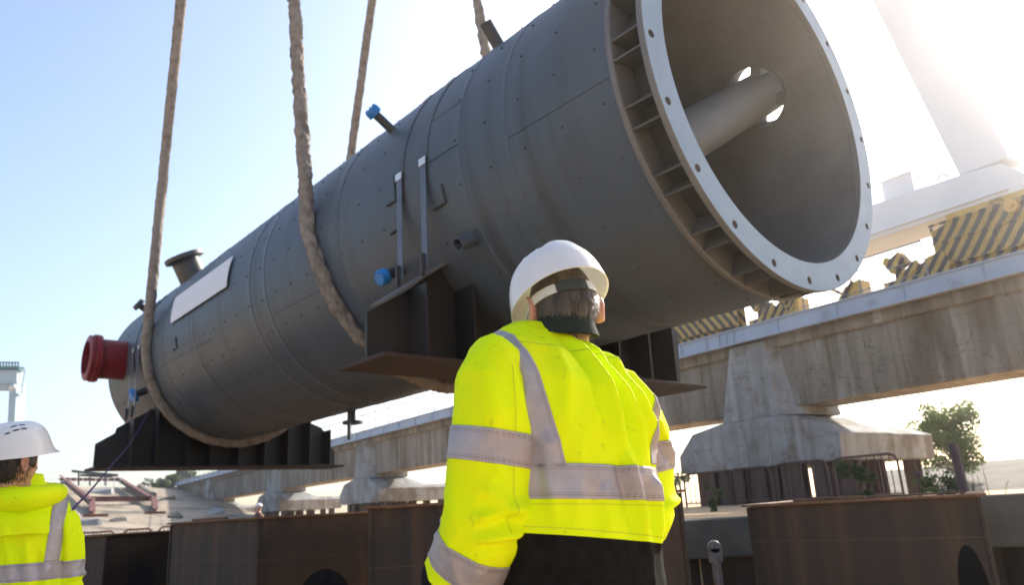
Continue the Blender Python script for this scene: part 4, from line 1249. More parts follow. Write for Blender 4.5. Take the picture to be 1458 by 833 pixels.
def make_tape(me, p0, p1, no, region, parent, M, along=None, off=0.0028, name='reflective_tape'):
    """Band of the cloth between two parallel-ish planes, lifted off the cloth; p0/p1 points on the lower/upper plane."""
    bm = bmesh.new(); bm.from_mesh(me)
    p0, p1 = Vector(p0), Vector(p1)
    no0, no1 = (Vector(no[0]), Vector(no[1])) if isinstance(no[0], (tuple, list, Vector)) else (Vector(no), Vector(no))
    no0.normalize(); no1.normalize()
    dele = [f for f in bm.faces if not region(f)]
    bmesh.ops.delete(bm, geom=dele, context='FACES')
    for p, nn in ((p0, -no0), (p1, no1)):
        bmesh.ops.bisect_plane(bm, geom=list(bm.verts) + list(bm.edges) + list(bm.faces), plane_co=p, plane_no=nn, dist=0.0003, clear_outer=True)
    bm.normal_update()
    nrm = {v.index: v.normal.copy() for v in bm.verts}
    bm.verts.index_update()
    lay = bm.verts.layers.float_vector.new("tape")
    for v in bm.verts:
        d0 = (v.co - p0).dot(no0); d1 = (p1 - v.co).dot(no1)
        v[lay] = Vector((max(0.0, min(1.0, d0 / max(1e-5, d0 + d1))), (v.co.dot(Vector(along)) if along else math.atan2(v.co.y, v.co.x) * 0.2), 0))
    for v in bm.verts: v.co += v.normal * off
    t = bpy.data.meshes.new(name)
    # give it thickness so it sits on the cloth
    bm.to_mesh(t); bm.free()
    t.materials.clear(); t.materials.append(MATS['reflective_tape']); t.polygons.foreach_set('material_index', [0] * len(t.polygons))
    o = link_mesh(name, t, parent, smooth='all')
    return o

def fold_field(P, N, folds, z_noise, seed):
    d = np.zeros(len(P))
    for (A, B, w, amp, side) in folds:
        A, B = np.array(A), np.array(B); ab = B - A
        q = P[:, [0, 2]]
        t = ((q - A) @ ab) / (ab @ ab); tc = np.clip(t, 0, 1)
        cr = (q - A - tc[:, None] * ab)
        nrm = np.array([-ab[1], ab[0]]) / np.linalg.norm(ab)
        sd = cr @ nrm; dist = np.linalg.norm(cr, axis=1)
        prof = np.exp(-(dist / w) ** 2) * np.where(sd > 0, 1.0, 1.0) - 0.55 * np.exp(-((sd + 1.7 * w) / (1.1 * w)) ** 2) * np.exp(-((tc - t) * np.linalg.norm(ab) / w) ** 2)
        taper = np.clip(np.minimum((tc + 0.02) * 6, (1.02 - tc) * 3), 0, 1)
        mask = np.clip((N[:, 1] * side + 0.15) * 2.5, 0, 1) if side else 1.0
        d += amp * prof * taper * mask
    nz = np.array([noise.noise(Vector((p[0] * 9 + seed, p[1] * 9, p[2] * 3.2))) * 0.0055 +
                   noise.noise(Vector((p[0] * 22, p[1] * 22 + seed, p[2] * 9 + p[0] * 9))) * 0.0022 for p in P])
    rid = np.array([max(0.0, 1 - 3.2 * abs(noise.noise(Vector((p[0] * 5.5 + seed * 1.7 + p[2] * 2.2, p[1] * 5.5, p[2] * 3.0 - p[0] * 3))))) ** 2 for p in P]) * 0.0045
    rid += np.array([max(0.0, 1 - 3.5 * abs(noise.noise(Vector((p[0] * 11 - p[2] * 5 + seed, p[1] * 11, p[2] * 7.5 + p[0] * 4))))) ** 2 for p in P]) * 0.0022
    return d + (nz * 1.25 + rid) * z_noise

def head_dir(th, ph):
    """Point of the bare head for latitude th (0 = crown) and longitude ph (0 = face), metres, head centre as origin."""
    x, y, z = math.sin(th) * math.sin(ph), math.sin(th) * math.cos(ph), math.cos(th)
    wx, wy, wz = 0.077, 0.097, 0.118
    if z < 0:
        k = -z
        wx *= 1 - 0.26 * k ** 1.3
        wy *= 1 - (0.42 * k if y < 0 else 0.02 * k)
    X, Y, Z = wx * x, wy * y, wz * z
    if y > 0:
        f = max(0, 1 - abs(x) * 5.5)
        Y += 0.024 * f * math.exp(-((Z + 0.028) / 0.016) ** 2)                         # nose
        Y += 0.007 * max(0, 1 - abs(x) * 2.5) * math.exp(-((Z + 0.066) / 0.012) ** 2)    # lips
        Y += 0.008 * max(0, 1 - abs(x) * 2.5) * math.exp(-((Z + 0.098) / 0.014) ** 2)    # chin
        Y -= 0.010 * math.exp(-((abs(X) - 0.032) / 0.014) ** 2) * math.exp(-((Z - 0.002) / 0.014) ** 2)
    return Vector((X, Y, Z))

def helmet(parent, MH, label_vents, cfg_band):
    """White hard hat: thin dome with front peak, vents and an inner headband. MH: rim centre, y forward, z up."""
    def pt(u, t, inset=0.0):
        a = 2 * math.pi * u
        c, s = math.sin(a), math.cos(a)                        # s = 1 at the front
        rx, ry = 0.119 - inset, 0.144 - inset
        h = 0.128 - inset
        tt = t * math.pi / 2
        rad = math.cos(tt) ** 0.56
        X, Y, Z = rx * c * rad, ry * s * rad, h * math.sin(tt) ** 0.95
        front = max(0, s) ** 5 * (1 - t) ** 16
        Y += 0.032 * front; Z -= 0.002 * front
        fl = (1 - t) ** 14
        X += 0.004 * c * fl; Y += 0.004 * s * fl
        Z -= 0.016 * max(0, -s) ** 2 * (1 - t) ** 2 * 0.4
        Z -= 0.010 * (abs(c) ** 3) * (1 - t) ** 3
        # raised centre rib and side hollows
        if inset == 0:
            k = math.exp(-(X / 0.034) ** 6) * min(1, t * 2.2) * (1 if Y > -0.10 else max(0, 1 - (-0.10 - Y) * 40))
            Z += 0.009 * k
        return Vector((X, Y, Z))
    nu, nt_ = 84, 26
    ts = [i / (nt_ - 1) * 0.985 for i in range(nt_)]
    outer = [[MH @ pt(j / nu, t) for j in range(nu)] for t in ts]
    inner = [[MH @ pt(j / nu, t, 0.0038) for j in range(nu)] for t in ts]
    m = MB()
    m.loft(inner[::-1] + outer, True)
    o = m.build('hard_hat', 'helmet_white', parent, smooth=True, angle=50)
    bv = BVHTree.FromPolygons([tuple(v) for v in m.v], m.f)
    for (x, y, L, rot) in label_vents:
        q = MB()
        z0 = MH @ Vector((x, y, 0.3)); dn = (MH.to_3x3() @ Vector((0, 0, -1)))
        loc, nor, _i, _d2 = bv.ray_cast(z0, dn)
        if loc is None: continue
        e = (MH.to_3x3() @ Vector((math.cos(rot), math.sin(rot), 0))); e = (e - nor * e.dot(nor)).normalized(); f = nor.cross(e)
        pr = [(L * math.cos(k), 0.0030 * math.sin(k)) for k in np.linspace(0, 2 * math.pi, 17)[:-1]]
        q.prism([loc + e * a + f * b - nor * 0.002 for a, b in pr], nor * 0.0028)
        q.build('vent', 'vent_dark', o)
    # moulded panel line on the crown
    for path in ([(-0.062, -0.105), (-0.050, -0.05), (-0.030, -0.012), (0.030, -0.012), (0.050, -0.05), (0.062, -0.105)], [(-0.085, -0.085), (-0.072, 0.0), (-0.05, 0.07)], [(0.085, -0.085), (0.072, 0.0), (0.05, 0.07)]):
        pts = []
        for k in range(len(path) - 1):
            for q_ in np.linspace(0, 1, 12, endpoint=False):
                x = path[k][0] * (1 - q_) + path[k + 1][0] * q_; y = path[k][1] * (1 - q_) + path[k + 1][1] * q_
                loc, nor, _i, _d2 = bv.ray_cast(MH @ Vector((x, y, 0.3)), MH.to_3x3() @ Vector((0, 0, -1)))
                if loc is not None: pts.append(loc + nor * 0.0006)
        if len(pts) > 3:
            q = MB(); q.tube(pts, 0.0022, 6); q.build('moulded_rib', 'helmet_white', o, smooth=True)
    # headband: white sides, dark ratchet at the nape
    def hb(a0, a1, z0, z1, r=0.0):
        q = MB(); rr = []
        for k in np.linspace(a0, a1, 26):
            rx, ry = 0.087 + r, 0.107 + r
            zz0 = z0 + 0.012 * (abs(math.sin(k)) ** 2); 
            p = lambda dr, z: MH @ Vector((( rx + dr) * math.sin(k), (ry + dr) * math.cos(k), z))
            rr.append([p(0, zz0), p(0.0025, zz0), p(0.0025, zz0 + (z1 - z0)), p(0, zz0 + (z1 - z0))])
        q.loft(rr, True)
        return q
    if cfg_band: hb(R_(-205), R_(205 - 50), -0.043, -0.018, 0.0).build('headband', 'strap_white', o, smooth=True)
    hb(R_(166), R_(215), -0.046, -0.016, 0.003).build('ratchet', 'strap_black', o, smooth=True)
    return o

def ear(parent, MHd, side):
    q = MB()
    base = Vector((side * 0.073, -0.012, -0.012))
    ring = []
    for k in np.linspace(0, 2 * math.pi, 21)[:-1]:
        yy, zz = 0.020 * math.cos(k), 0.036 * math.sin(k)
        yy *= 1.0 if zz > 0 else 0.72
        ring.append((yy - 0.08 * zz, zz))
    def rg(sc, dx): return [MHd @ (base + Vector((side * (dx + (0.010 if y < 0 else 0.0) * sc), y * sc, z * sc))) for y, z in ring]
    q.loft([rg(0.75, -0.004), rg(0.98, 0.008), rg(1.04, 0.013), rg(0.96, 0.017), rg(0.72, 0.0125), rg(0.45, 0.008)], True)
    return q

def hand(m, wrist, d, palm_n, curl=0.5, s=1.0):
    """Five-fingered hand appended to MB m: wrist position, pointing direction, palm normal."""
    w, d, pn = Vector(wrist), Vector(d).normalized(), Vector(palm_n).normalized()
    x = d.cross(pn).normalized()
    P = lambda a, b, c: w + d * a * s + x * b * s + pn * c * s
    m.loft([[P(a, hw_ * math.cos(t), th * math.sin(t)) for t in np.linspace(0, 2 * math.pi, 13)[:-1]] for a, hw_, th in ((-0.03, 0.026, 0.02), (0.01, 0.032, 0.018), (0.05, 0.042, 0.016), (0.09, 0.041, 0.013), (0.1, 0.036, 0.009))], True)
    for k, (b, L) in enumerate(((-0.031, 0.068), (-0.010, 0.078), (0.011, 0.073), (0.030, 0.058))):
        p = [P(0.075, b * 0.9, 0)]; ang = 0.0; q = P(0.095, b, 0)
        p.append(q)
        for f in (0.45, 0.32, 0.23):
            ang += curl * (0.7 + 0.08 * k)
            q = q + (d * math.cos(ang) + pn * math.sin(ang)) * L * f * s; p.append(q)
        m.tube(p, [0.0095 * s, 0.0095 * s, 0.009 * s, 0.008 * s, 0.006 * s], 8)
    p = [P(0.01, -0.022, 0.004), P(0.045, -0.05, 0.014), P(0.075, -0.058, 0.026), P(0.098, -0.052, 0.036)]
    m.tube(p, [0.013 * s, 0.012 * s, 0.0105 * s, 0.007 * s], 8)

def worker(Mw, label, cfg):
    """One worker: a continuous body mesh, and helmet, hair, jacket, trousers, boots as its children. Mw: feet, y = facing."""
    body_parent = None
    inv = Mw
    L2W = lambda p: Mw @ Vector(p)
    shear = cfg.get('shear', 0.0)
    def sh_(P):
        P = np.array(P, float)
        k = np.clip((P[:, 2] - 1.15) / 0.35, 0, 1)
        P[:, 2] -= shear * P[:, 0] * k
        return P
    MHd = cfg['head']                               # head frame in worker space
    la, lr = cfg['larm']; ra, rr_ = cfg['rarm']
    # ---- body
    m = MB()
    nth, nph = 30, 44
    m.loft([[MHd @ head_dir(math.pi * i / nth, 2 * math.pi * j / nph) for j in range(nph)] for i in range(1, nth)], True)
    e1, e2 = ear(None, MHd, 1), ear(None, MHd, -1)
    nb = MHd @ Vector((0, -0.010, -0.07))
    ctr = cfg['neck']
    m.tube([nb + Vector((0, 0.01, 0.04)), nb, (nb + Vector(ctr)) / 2, ctr, Vector(ctr) + Vector((0, 0, -0.08))], [0.05, 0.052, 0.054, 0.060, 0.09], 20)
    m.loft(torso_rings([(0.86, 0, 0, 0.165, 0.11), (1.0, 0, 0, 0.155, 0.105), (1.2, 0, 0, 0.165, 0.11), (1.38, 0, 0, 0.17, 0.11), (1.47, 0, 0, 0.13, 0.085), (1.52, 0, 0, 0.07, 0.065)], 28), True)
    for (pa, rads), hd, pn in ((cfg['larm'], cfg['lhand'], cfg['lpalm']), (cfg['rarm'], cfg['rhand'], cfg['rpalm'])):
        m.tube(list(pa) + [hd[0]], [r * 0.5 for r in rads] + [0.028], 12)
        hand(m, hd[0], Vector(hd[1]), Vector(pn), 0.45)
    for sx in (-1, 1):
        m.tube([(sx * 0.09, 0, 0.9), (sx * 0.10, 0.01, 0.5), (sx * 0.105, -0.01, 0.1), (sx * 0.105, 0.02, 0.05)], [0.088, 0.058, 0.042, 0.04], 14)
    bme = remesh(m, 0.0065, 4)
    v = np_verts(bme); set_verts(bme, sh_(v))
    bme.transform(Mw)
    bme.materials.append(MATS['skin'])
    body = link_mesh('person', bme, None, smooth='all')
    tag(body, label, 'person', cfg.get('group'))
    for q in (e1, e2):
        q.v = [tuple(Mw @ Vector(p)) for p in q.v]
        q.build('ear', 'skin', body, smooth='all')
    # eyes
    for sx in (-1, 1):
        q = MB(); c = Mw @ (MHd @ Vector((sx * 0.030, 0.070, 0.002))); q.ball(c, (0.0105, 0.0105, 0.0105)); q.build('eye', 'label_white', body, smooth=True)
    # ---- hair: a shell over the back and sides, plus loose strands
    hm = MB(); vs, fs = [], []
    idx = {}
    def hp(th, ph, k=1.055):
        p = head_dir(th, ph) * k; return p
    hair_low = cfg['hair_low']
    for i in range(34):
        for j in range(60):
            th = math.pi * (0.1 + 0.68 * i / 33); ph = math.pi * (0.33 + 1.34 * j / 59)
            p = hp(th, ph)
            lim_ = hair_low + 0.045 * max(0, math.cos(ph - math.pi) < 0.35) + 0.03 * (1 - abs(math.cos(ph - math.pi))) + 0.006 * noise.noise(Vector((ph * 9, 0, 3)))
            if p.z < lim_: p = Vector((p.x * 0.985, p.y * 0.985, lim_ - 0.0015 * (i % 3)))
            idx[i, j] = len(vs); vs.append(Mw @ (MHd @ p))
    for i in range(33):
        for j in range(59):
            fs.append((idx[i, j], idx[i, j + 1], idx[i + 1, j + 1], idx[i + 1, j]))
    hm.add(vs, fs)
    r = np.random.default_rng(cfg['seed'])
    for k in range(cfg.get('strands', 1500)):
        th = math.pi * r.uniform(0.42, 0.74); ph = math.pi * r.uniform(0.38, 1.62)
        p = hp(th, ph, 1.06)
        if p.z < hair_low + 0.005: continue
        out = p.normalized()
        dn = Vector((r.normal(0, 0.25), r.normal(0, 0.25), -1.0)); dn = (dn - out * dn.dot(out) * 0.85).normalized()
        side = dn.cross(out).normalized() * 0.0011
        L = r.uniform(0.018, 0.04)
        a = p; b = p + dn * L * 0.55 + out * 0.003; c = p + dn * L + out * r.uniform(0.0, 0.007)
        q = [a - side, a + side, b + side * 0.8, b - side * 0.8, c]
        q = [Mw @ (MHd @ x) for x in q]
        hm.add(q, [(0, 1, 2, 3), (3, 2, 4)])
    hm.build('hair', cfg['hair'], body, smooth='all')
    # ---- helmet
    helmet(body, Mw @ cfg['helmet'], cfg['vents'], cfg.get('band', True))
    # ---- trousers and boots
    t = MB()
    t.loft(torso_rings([(0.78, 0, 0, 0.17, 0.125), (0.9, 0, 0, 0.18, 0.13), (1.0, 0, 0, 0.172, 0.12)], 28), True)
    for sx in (-1, 1):
        t.tube([(sx * 0.088, 0, 0.84), (sx * 0.10, 0.01, 0.5), (sx * 0.108, -0.005, 0.2), (sx * 0.108, 0.0, 0.07)], [0.105, 0.088, 0.078, 0.075], 16)
    tme = remesh(t, 0.011, 3); v = np_verts(tme); nn = np_norms(tme)
    set_verts(tme, v + nn * np.array([0.006 * noise.noise(Vector(p) * 9) for p in v])[:, None])
    tme.transform(Mw); tme.materials.append(MATS['trousers'])
    link_mesh('trousers', tme, body, smooth='all')
    for sx in (-1, 1):
        b = MB()
        b.loft([[(sx * 0.108 + w_ * math.cos(a), y + l_ * math.sin(a), z) for a in np.linspace(0, 2 * math.pi, 19)[:-1]] for z, y, w_, l_ in ((0.0, 0.05, 0.048, 0.14), (0.035, 0.05, 0.05, 0.142), (0.075, 0.03, 0.05, 0.115), (0.12, -0.01, 0.052, 0.07), (0.2, -0.01, 0.055, 0.062))], True)
        b.v = [tuple(Mw @ Vector(p)) for p in b.v]; b.build('boot', 'boots', body, smooth='all')
    # ---- jacket
    def piece(kind):
        j = MB()
        if kind == 0: j.loft(torso_rings(cfg['torso'], 44), True)
        else:
            pa, rads = cfg['larm'] if kind == 1 else cfg['rarm']
            sp = spline([np.array(p) for p in pa], 6)
            rs = np.interp(np.linspace(0, len(rads) - 1, len(sp)), range(len(rads)), rads)
            j.tube(sp, list(rs), 22)
        me = remesh(j, 0.0048 if kind == 0 else 0.0055, 14)
        v = np_verts(me); nn = np_norms(me)
        f = fold_field(v, nn, cfg['folds'] if kind == 0 else cfg['arm_folds'], 0.8 if kind == 0 else 1.25, cfg['seed'] + 5 * kind)
        set_verts(me, sh_(v + nn * f[:, None]))
        me.polygons.foreach_set("material_index", [kind] * len(me.polygons))
        return me
    bj = bmesh.new()
    for kind in (0, 1, 2):
        pme = piece(kind)
        for _ in range(3): pme.materials.append(MATS['hi_vis'])
        bj.from_mesh(pme); bpy.data.meshes.remove(pme)
    kinds = {}
    jme = bpy.data.meshes.new('jacket')
    for _ in range(3): jme.materials.append(MATS['hi_vis'])
    bj.to_mesh(jme); bj.free(); jme.update()
    LA = [tuple(p) for p in sh_(cfg['larm'][0])]; RA = [tuple(p) for p in sh_(cfg['rarm'][0])]
    NAMES = ('torso', 'larm', 'rarm')
    def is_(kind):
        return lambda f: NAMES[f.material_index] == kind
    hem_p, hem_n = Vector(cfg['hem'][0]), Vector(cfg['hem'][1]).normalized()
    cut_plane(jme, hem_p, hem_n)
    cuffs = []
    for (pa, rads), nm, ln in ((( LA, cfg['larm'][1]), 'larm', cfg['lcuff']), ((RA, cfg['rarm'][1]), 'rarm', cfg['rcuff'])):
        a, b = Vector(pa[-2]), Vector(pa[-1]); dirv = (b - a).normalized()
        cp = b - dirv * ln
        cut_plane(jme, cp, dirv)
        cuffs.append((cp, dirv, nm))
    flat = jme.copy()
    jme.materials.clear(); jme.materials.append(MATS['hi_vis']); jme.materials.append(MATS['jacket_black'])
    for p in jme.polygons:
        c = p.center; k = NAMES[flat.polygons[p.index].material_index]
        mi = 0
        if k == 'torso': mi = 1 if (c - hem_p).dot(hem_n) < 0 else 0
        else:
            for cp, dv, nm in cuffs:
                if nm == k and (c - cp).dot(dv) > 0 and c.z < 1.3: mi = 1
        p.material_index = mi
    jme.transform(Mw)
    # small real step between hi-vis and black parts
    jk = link_mesh('jacket', jme, body, smooth='all')
    def tape(p0, p1, no, region, along=None):
        o = make_tape(flat, p0, p1, no, region, jk, None, along)
        o.data.transform(Mw)
        so = o.modifiers.new("thick", 'SOLIDIFY'); so.thickness = 0.002; so.offset = -1
        return o
    T = is_('torso')
    for kind, args in cfg['tapes']:
        if kind == 'waist':
            (p0, p1, no) = args; tape(p0, p1, no, T, None)
        elif kind == 'strap':
            (p0, n0, p1, n1, zmin) = args; tape(p0, p1, (n0, n1), lambda f: f.calc_center_median().z > zmin and T(f), (0, 0.6, 0.8))
        else:
            (p0, p1, no) = args; tape(p0, p1, no, is_(kind), None)
    for (p0, p1, no, kind, zr) in cfg.get('seams', ()):
        try:
            o = make_tape(flat, p0, p1, no, (lambda f: NAMES[f.material_index] == kind and zr[0] < f.calc_center_median().z < zr[1] and f.calc_center_median().y < zr[2]), jk, None, None, 0.0012, 'seam')
            o.data.transform(Mw); o.data.materials.clear(); o.data.materials.append(MATS['seam_thread'])
        except Exception as ex:
            print('seam', ex)
    # ---- collar
    c = MB()
    cc = Vector(cfg['collar'][0]); tilt = cfg['collar'][1]
    rg = []
    for z, rx, ry in ((-0.03, 0.090, 0.088), (0.0, 0.077, 0.080), (0.026, 0.069, 0.075), (0.038, 0.066, 0.072), (0.040, 0.061, 0.067), (0.02, 0.063, 0.069), (-0.03, 0.076, 0.076)):
        rg.append([Mw @ (cc + Vector((rx * math.sin(a), ry * math.cos(a), z * (1.0 - 0.25 * math.cos(a)) + tilt * ry * math.cos(a) + 0.004 * noise.noise(Vector((math.sin(a) * 2, math.cos(a) * 2, z * 20)))))) for a in np.linspace(0, 2 * math.pi, 41)[:-1]])
    c.loft(rg, False)
    c.build('collar', cfg['collar_mat'], jk, smooth='all')
    if cfg.get('yoke'):
        for z0, x0, x1, dz in cfg['yoke']:
            pass
    return body, jk, flat

def frame_at(pos, yaw):
    return Matrix.Translation(Vector((pos[0], pos[1], 0))) @ Matrix.Rotation(yaw, 4, 'Z')

# ---- front worker
T0 = PD(812, 600, 1.88); YAW = R_(31)
MW1 = frame_at(T0, YAW)
def wl(M, P): return M.inverted() @ Vector(P)
hc = wl(MW1, PD(796, 426, 2.00))
hel = Matrix.Translation(hc) @ Matrix.Rotation(R_(-10), 4, 'Z') @ Matrix.Rotation(R_(-19), 4, 'X') @ Matrix.Rotation(R_(-6), 4, 'Y') @ Matrix.Diagonal((1.07, 1.04, 1.0, 1))
hdm = Matrix.Translation(hc + Vector((0.003, -0.010, -0.026))) @ Matrix.Rotation(R_(-14), 4, 'Z') @ Matrix.Rotation(R_(-8), 4, 'X') @ Matrix.Rotation(R_(-3), 4, 'Y') @ Matrix.Scale(1.05, 4)
nk1 = wl(MW1, PD(806, 462, 1.97))
print('NECK', nk1, 'HC', hc)
levels = [(0.72, 0, 0.01, 0.220, 0.165), (0.86, 0, 0.0, 0.212, 0.160), (1.0, 0, 0, 0.205, 0.152), (1.12, 0, 0, 0.205, 0.150), (1.25, 0, -0.002, 0.208, 0.152),
          (1.35, 0, -0.006, 0.212, 0.152), (1.42, 0, -0.008, 0.208, 0.146), (1.45, 0, 0.004, 0.209, 0.138), (1.496, -0.002, 0.026, 0.197, 0.126), (1.528, -0.006, 0.044, 0.174, 0.110), (1.560, -0.012, 0.056, 0.126, 0.095), (1.586, -0.014, 0.064, 0.090, 0.082)]
larm = ([(-0.172, 0.004, 1.452), (-0.205, -0.004, 1.395), (-0.222, -0.008, 1.31), (-0.232, 0.008, 1.20), (-0.236, 0.032, 1.12), (-0.246, 0.078, 1.055), (-0.256, 0.125, 1.00), (-0.262, 0.155, 0.965)],
        [0.080, 0.093, 0.099, 0.101, 0.102, 0.093, 0.086, 0.080])
rarm = ([(0.172, 0.0, 1.432), (0.198, 0.0, 1.385), (0.214, 0.012, 1.31), (0.220, 0.03, 1.20), (0.222, 0.055, 1.11), (0.195, 0.15, 1.05), (0.15, 0.24, 1.07), (0.125, 0.28, 1.08)],
        [0.080, 0.086, 0.090, 0.090, 0.092, 0.086, 0.078, 0.072])
folds = [((-0.020, 1.56), (0.040, 1.27), 0.016, 0.030, -1), ((0.040, 1.27), (0.085, 1.04), 0.014, 0.026, -1), ((0.025, 1.56), (0.118, 1.25), 0.018, 0.032, -1), ((0.068, 1.54), (0.165, 1.29), 0.018, 0.032, -1),
         ((0.112, 1.51), (0.19, 1.35), 0.016, 0.026, -1), ((-0.09, 1.50), (-0.11, 1.30), 0.018, 0.010, -1), ((-0.15, 1.30), (-0.14, 1.12), 0.016, 0.012, -1), ((0.13, 1.22), (0.15, 1.03), 0.014, 0.018, -1), ((-0.03, 1.2), (-0.01, 1.05), 0.02, 0.007, -1)]
afolds = [((-0.31, 1.13), (-0.18, 1.16), 0.013, 0.0170, 0), ((-0.30, 1.09), (-0.16, 1.10), 0.012, 0.0204, 0), ((-0.30, 1.19), (-0.17, 1.12), 0.014, 0.0153, 0), ((-0.15, 1.12), (-0.20, 1.06), 0.010, 0.0204, 0), ((-0.17, 1.45), (-0.15, 1.28), 0.014, 0.0170, 0), ((-0.28, 1.42), (-0.26, 1.27), 0.02, 0.0102, 0),
          ((0.20, 1.40), (0.28, 1.25), 0.014, 0.0136, 0), ((0.2, 1.12), (0.31, 1.16), 0.013, 0.0170, 0)]
tapes = [('waist', ((0, 0, 1.158), (0, 0, 1.235), (0.06, 0, 1))),
         ('strap', ((-0.166, 0, 1.2), (1, 0, 0.20), (-0.106, 0, 1.2), (1, 0, 0.20), 1.235)),
         ('strap', ((0.125, 0, 1.2), (1, 0, -0.20), (0.185, 0, 1.2), (1, 0, -0.20), 1.236)),
         ('larm', ((-0.228, 0, 1.250), (-0.222, 0, 1.325), (0.16, -0.10, 1))),
         ('larm', ((-0.258, 0.120, 1.030), (-0.245, 0.075, 1.092), (0.20, -0.62, 1))),
         ('rarm', ((0.23, 0.02, 1.235), (0.226, 0.012, 1.31), (-0.1, -0.15, 1)))]
cfg1 = dict(shear=0.27, head=hdm, larm=larm, rarm=rarm, neck=(nk1.x, nk1.y, 1.56), lhand=((-0.272, 0.19, 0.925), (-0.05, 0.45, -0.75)), lpalm=(0.9, 0.1, 0.1),
            rhand=((0.125, 0.32, 1.10), (-0.5, 0.7, 0.1)), rpalm=(-0.4, -0.3, -0.8), hair_low=-0.104, hair='hair_grey', seed=3, helmet=hel, strands=2600,
            vents=[(0.012, -0.035, 0.018, 0.0), (0.030, -0.02, 0.012, 0.4), (-0.03, -0.02, 0.012, -0.4), (0.05, 0.0, 0.014, 1.2), (-0.05, 0.0, 0.014, 1.9)],
            torso=levels, folds=folds, arm_folds=afolds, hem=((-0.05, 0, 1.079), (0.13, 0, 1)), lcuff=0.045, rcuff=0.03, tapes=tapes,
            seams=[((0, -0.10, 1.508), (0, -0.10, 1.512), (0.13, 0, 1), 'torso', (1.2, 1.6, 0.02)), ((0, 0, 1.085), (0, 0, 1.0875), (0.13, 0, 1), 'torso', (1.0, 1.3, 0.3)), ((-0.226, 0, 1.3), (-0.2235, 0, 1.3), (1, 0.0, -0.03), 'larm', (1.10, 1.47, 0.0)), ((0, 0, 1.146), (0, 0, 1.148), (0.06, 0, 1), 'torso', (1.0, 1.3, 0.3))],
            collar=((nk1.x - 0.012, nk1.y - 0.008, 1.604), 0.06), collar_mat='collar_lining')
worker(MW1, 'worker in yellow hi-vis jacket and white hard hat, back turned, in the centre foreground', cfg1)

# ---- left worker
T1 = PD(31, 740, 3.05)
MW2 = Matrix.Translation((0, 0, -0.105)) @ frame_at(T1, R_(28)) @ Matrix.Scale(0.93, 4)
hc2 = wl(MW2, PD(22, 651, 3.02))
print('HC2', hc2)
hel2 = Matrix.Translation(hc2) @ Matrix.Rotation(R_(-62), 4, 'Z') @ Matrix.Rotation(R_(9), 4, 'X') @ Matrix.Diagonal((0.99, 1.0, 1.10, 1))
hdm2 = Matrix.Translation(hc2 + Vector((-0.003, -0.004, -0.022))) @ Matrix.Rotation(R_(-50), 4, 'Z') @ Matrix.Rotation(R_(2), 4, 'X') @ Matrix.Scale(1.0, 4)
larm2 = ([(-a * 0.82, b, c) for a, b, c in ((0.168, 0.0, 1.425), (0.196, -0.0, 1.375), (0.216, 0.0, 1.30), (0.232, 0.01, 1.20), (0.236, 0.035, 1.10), (0.20, 0.15, 1.05), (0.15, 0.24, 1.07), (0.12, 0.28, 1.09))], rarm[1])
rarm2 = ([(0.135, 0.0, 1.425), (0.158, 0.0, 1.375), (0.172, 0.01, 1.30), (0.178, 0.02, 1.20), (0.180, 0.04, 1.10), (0.176, 0.10, 1.02), (0.165, 0.17, 0.97), (0.158, 0.21, 0.95)], [0.070, 0.076, 0.076, 0.074, 0.076, 0.074, 0.070, 0.068])
folds2 = [((-0.05, 1.40), (0.02, 1.1), 0.014, 0.010, -1), ((0.03, 1.36), (0.07, 1.08), 0.014, 0.010, -1), ((0.1, 1.3), (0.13, 1.05), 0.012, 0.010, -1)]
afolds2 = [((0.17, 1.40), (0.19, 1.2), 0.014, 0.010, 0), ((0.2, 1.16), (0.31, 1.19), 0.013, 0.009, 0), ((0.2, 1.10), (0.31, 1.12), 0.012, 0.010, 0), ((0.26, 1.40), (0.25, 1.2), 0.018, 0.006, 0)]
tapes2 = [('waist', ((0, 0, 1.168), (0, 0, 1.240), (0.0, 0, 1))),
          ('strap', ((-0.15, 0, 1.2), (1, 0, 0.12), (-0.09, 0, 1.2), (1, 0, 0.12), 1.24)),
          ('strap', ((0.108, 0, 1.2), (1, 0, -0.03), (0.160, 0, 1.2), (1, 0, -0.03), 1.24)),
          ('rarm', ((0.18, 0, 1.165), (0.18, 0, 1.235), (-0.05, 0.0, 1)))]
lev2 = [(z, x, y, w_ * 0.86, d_ * 0.95) for z, x, y, w_, d_ in levels]
cfg2 = dict(band=False, shear=0.0, head=hdm2, larm=larm2, rarm=rarm2, neck=(-0.005, 0.015, 1.54), lhand=((-0.10, 0.32, 1.10), (0.5, 0.7, 0.1)), lpalm=(0.4, -0.3, -0.8),
            rhand=((0.195, 0.245, 0.925), (-0.1, 0.55, -0.5)), rpalm=(-0.9, 0.0, 0.1), hair_low=-0.088, hair='hair_dark', seed=8, helmet=hel2, strands=500,
            vents=[(0.090, 0.0, 0.012, 1.5), (0.089, -0.03, 0.012, 1.6), (0.072, 0.0, 0.012, 1.5), (0.071, -0.03, 0.012, 1.6), (0.084, -0.062, 0.010, 1.7)],
            torso=lev2, folds=folds2, arm_folds=afolds2, hem=((0, 0, 0.80), (0, 0, 1)), lcuff=0.01, rcuff=0.01, tapes=tapes2,
            collar=((-0.005, 0.012, 1.572), 0.1), collar_mat='hi_vis')
b2, jk2, flat2 = worker(MW2, 'worker in a hooded yellow hi-vis jacket and white hard hat at the left edge', cfg2)
